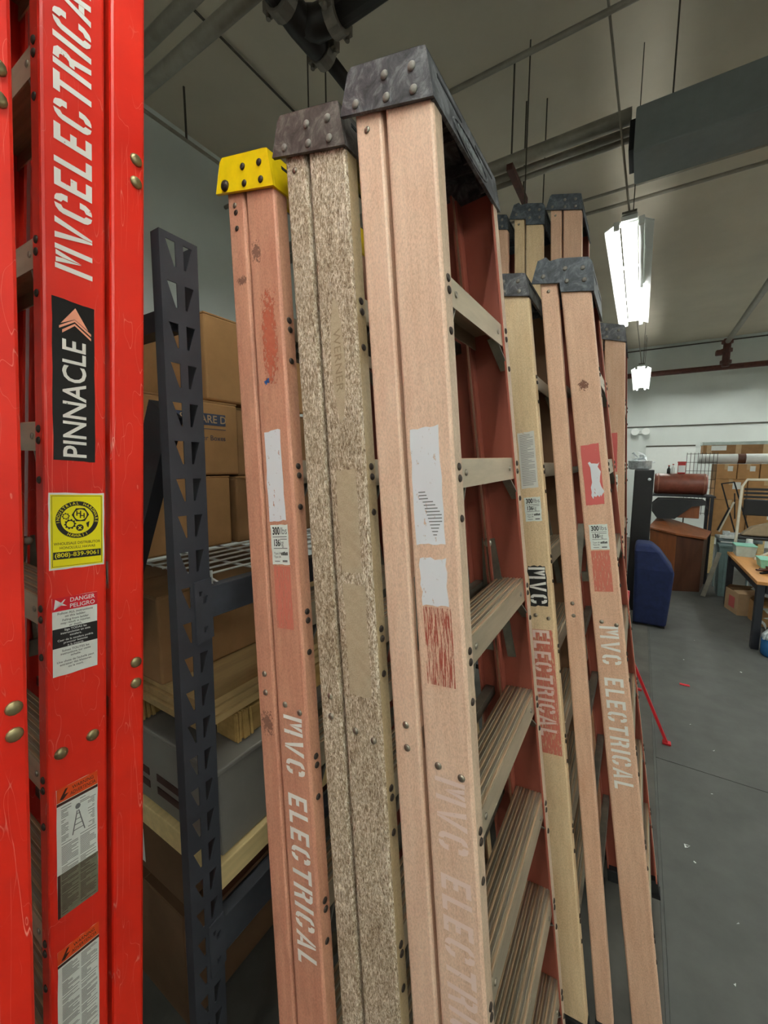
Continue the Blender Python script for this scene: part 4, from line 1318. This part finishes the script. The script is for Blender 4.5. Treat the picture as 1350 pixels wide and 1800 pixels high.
tag(MB().bar((.86, 7.03, .012), (1.0, 7.08, .64), .05, .02, (1, 0, 0)).build('plank', 'pipe_grey'), 'grey plank leaning beside the dark desk panel', 'plank')
# workbench
wk = empty('workbench', 'workbench with a wooden top and dark steel frame', 'workbench', (1.65, 6.06, 0))
MB().box((-.60, -.81, .665), (.60, .81, .70)).build('bench_top', 'bench_wood', wk, bevel=.004)
MB().box((-.57, -.78, .575), (-.53, .78, .664)).build('apron', 'bench_steel', wk)
MB().box((-.52, -.78, .575), (.57, -.74, .664)).build('apron', 'bench_steel', wk)
for x in (-.56, .56):
    for y in (-.76, .76):
        MB().box((x - .03, y - .035, 0), (x + .03, y + .035, .664)).build('leg', 'bench_steel', wk)
ZT = .702
def tub(name, label, x, y, w, d, h, mat, lid):
    r = empty(name, label, 'container', (x, y, ZT), group='tubs on the workbench')
    a, b = .85, 1.0
    MB().add([(-w * a, -d * a, 0), (w * a, -d * a, 0), (w * a, d * a, 0), (-w * a, d * a, 0), (-w, -d, h), (w, -d, h), (w, d, h), (-w, d, h)],
             [(3, 2, 1, 0), (4, 5, 6, 7), (0, 1, 5, 4), (1, 2, 6, 5), (2, 3, 7, 6), (3, 0, 4, 7)]).build('tub_body', mat, r)
    MB().box((-w * 1.04, -d * 1.04, h), (w * 1.04, d * 1.04, h + .012)).build('lid', lid, r, bevel=.004)
tub('clear_tub', 'clear plastic tub with a pale lid on the workbench', 1.18, 6.66, .10, .12, .13, 'clear_plastic', 'mint_plastic')
tub('mint_tray', 'mint green plastic tray on the workbench', 1.30, 6.06, .10, .12, .085, 'mint_plastic', 'mint_plastic')
b = empty('jar', 'small white jar on the workbench behind the clear tub', 'jar', (1.25, 6.82, ZT))
MB().lathe([(.035, 0), (.037, .01), (.037, .15), (.03, .16)], 14).build('jar_body', 'jug_white', b, smooth=True)
MB().lathe([(.034, .16), (.034, .19)], 14).build('lid', 'fixture_white', b)
ml = empty('desk_lamp', 'white jointed desk lamp lying at the edge of the workbench', 'lamp', (1.42, 6.45, ZT))
MB().tube([(-.14, 0, .03), (-.02, 0, .12), (.10, .05, .13)], .015, 8).build('arm', 'cream_tube', ml)
MB().lathe([(.03, 0), (.09, .05), (.09, .06)], 14, Matrix.Translation((.06, .02, .10))).build('shade', 'fixture_white', ml)
MB().box((-.18, -.03, 0), (-.10, .03, .03)).build('base', 'cream_tube', ml)
tl = empty('tool_pile', 'dark tangle of hand tools on the workbench corner', 'tools', (1.22, 5.66, ZT))
rr = random.Random(4)
for k in range(6):
    a = rr.uniform(0, 3.1)
    p = Vector((rr.uniform(-.04, .06), rr.uniform(-.05, .05), .012 + .012 * k))
    d = Vector((math.cos(a), math.sin(a), 0)) * rr.uniform(.06, .11)
    MB().tube([p - d, p, p + d], [.010, .014, .008], 8).build('tool', 'walnut_dark' if k % 2 else 'rubber_black', tl)
# chair frame beside the bench
ch = empty('metal_chair', 'cream tube-framed chair with a black slatted back beside the workbench', 'chair', (1.36, 7.10, 0))
MB().tube([(-.24, -.20, .004), (-.23, -.16, .45), (-.19, .0, 1.55), (-.14, .02, 1.64), (.16, .02, 1.64), (.20, .0, 1.56), (.22, -.16, .45), (.23, -.20, .004)], .017, 10).build('frame', 'cream_tube', ch, smooth=True)
for k in range(3):
    MB().box((-.165, -.012, 1.50 - k * .05), (.175, .006, 1.53 - k * .05)).build('slat', 'black_vinyl', ch)
MB().box((-.16, -.02, 1.17), (.17, .006, 1.385)).build('backrest', 'black_vinyl', ch, bevel=.01)
MB().box((-.20, -.14, .86), (.20, .10, .90)).build('seat', 'black_vinyl', ch, bevel=.01)
kb = MB().add([(-.17, -.10, .905), (.19, -.10, .905), (.19, .08, .905), (-.17, .08, .905), (-.05, -.06, 1.04), (.17, -.05, 1.12), (.16, .06, 1.10), (-.06, .06, 1.02)],
              [(3, 2, 1, 0), (4, 5, 6, 7), (0, 1, 5, 4), (1, 2, 6, 5), (2, 3, 7, 6), (3, 0, 4, 7)]).build('canvas_bag', 'khaki_cloth', bevel=.03, seg=3)
kb.location = (1.36, 7.10, 0)
tag(kb, 'khaki canvas bag slumped on the cream-framed chair', 'bag')
# things under the bench
def open_box(label, x, y, w, d, h, rz, mat):
    r = empty('open_carton', label, 'carton', (x, y, 0), rz, 'cartons under the workbench')
    t = .006
    MB().box((-w, -d, 0), (w, d, t)).build('base', mat, r)
    for lo, hi in (((-w, -d, t), (w, -d + t, h)), ((-w, d - t, t), (w, d, h)), ((-w, -d + t, t), (-w + t, d - t, h)), ((w - t, -d + t, t), (w, d - t, h))):
        MB().box(lo, hi).build('side', mat, r)
    MB().add([(-w, -d, h), (w, -d, h), (w, -d * .1, h + .03), (-w, -d * .15, h + .01)], [(0, 1, 2, 3)]).build('flap', mat, r)
    MB().add([(-w, d, h), (w, d, h), (w, d * .45, h + .05), (-w, d * .4, h + .06)], [(3, 2, 1, 0)]).build('flap', mat, r)
    return r
ob = open_box('battered open carton with a red printed side under the workbench', 1.21, 6.56, .13, .16, .27, .25, 'cardboard_pale')
MB().box((-.1315, -.08, .06), (-.1305, .06, .20)).build('print', 'residue_label', ob)
open_box('plain open carton under the workbench beside the battered one', 1.33, 6.22, .09, .14, .24, .15, 'cardboard')
pp = MB()
rr = random.Random(12)
for k in range(5):
    c = Vector((1.29 + rr.uniform(-.05, .05), 5.98 + rr.uniform(-.06, .06), .05 + .05 * k))
    pp.add([c + Vector((rr.uniform(-.07, .07), rr.uniform(-.06, .06), rr.uniform(-.05, .05))) for _ in range(4)], [(0, 1, 2), (0, 2, 3), (0, 3, 1), (1, 3, 2)])
tag(pp.build('crumpled_paper', 'paper_white'), 'crumpled white paper beside the cartons under the workbench', 'paper')
jg = empty('water_jug', 'translucent jug of blue liquid by the workbench leg', 'jug', (1.205, 5.17, 0))
MB().lathe([(.085, 0), (.095, .02), (.095, .17)], 18).build('liquid', 'jug_blue', jg, smooth=True)
MB().lathe([(.096, .17), (.094, .20), (.045, .27), (.03, .28)], 18).build('shoulder', 'jug_white', jg, smooth=True)
MB().lathe([(.033, .28), (.033, .31)], 14).build('cap', 'fixture_white', jg)
MB().tube([(-.06, -.05, .245), (-.085, -.06, .22), (-.09, -.055, .17)], .010, 8).build('handle', 'jug_white', jg)
# red stand foot
rs = empty('red_stand', 'red steel tripod stand with one foot sticking into the aisle', 'stand', (-.02, 3.12, 0))
MB().bar((.0, 0, .66), (.285, 0, .012), .026, .016, (0, 1, 0)).build('leg', 'red_steel', rs)
MB().bar((.0, 0, .66), (-.20, .22, .012), .026, .016, (0, 1, 0)).build('leg', 'red_steel', rs)
MB().bar((.0, 0, .66), (-.20, -.05, .012), .026, .016, (0, 1, 0)).build('leg', 'red_steel', rs)
MB().bar((.0, 0, .33), (.125, 0, .33), .02, .012, (0, 1, 0)).build('brace', 'red_steel', rs)
MB().tube([(0, 0, .10), (0, 0, 1.0)], .016, 10).build('post', 'red_steel', rs, smooth=True)
MB().box((.262, -.02, 0), (.31, .02, .014)).build('foot', 'red_steel', rs, bevel=.003)
# floor scraps
GS = 'small white scraps on the rubber mat'
rr = random.Random(21)
for x, y, s_ in ((.47, 4.62, .02), (.52, 3.2, .018), (.31, 2.28, .03), (.335, 2.20, .018), (.46, 2.75, .014), (.45, 1.98, .016), (.40, 1.72, .016), (.88, 4.6, .02), (.60, 5.2, .012), (.42, 3.45, .012)):
    o = MB().add([(x + s_ * .5 * rr.uniform(-1, 1), y + s_ * .5 * rr.uniform(-1, 1), rr.uniform(.001, .006)) for _ in range(5)], [(0, 1, 2), (0, 2, 3), (0, 3, 4), (1, 4, 2)]).build('floor_scrap', 'paper_white')
    tag(o, 'tiny white scrap lying on the dark rubber mat', 'scrap', GS)
tag(MB().box((.40, 4.06, .0005), (.47, 4.09, .006)).build('floor_scrap', 'sticker_red', bevel=.002), 'small red strip lying on the dark rubber mat', 'scrap')
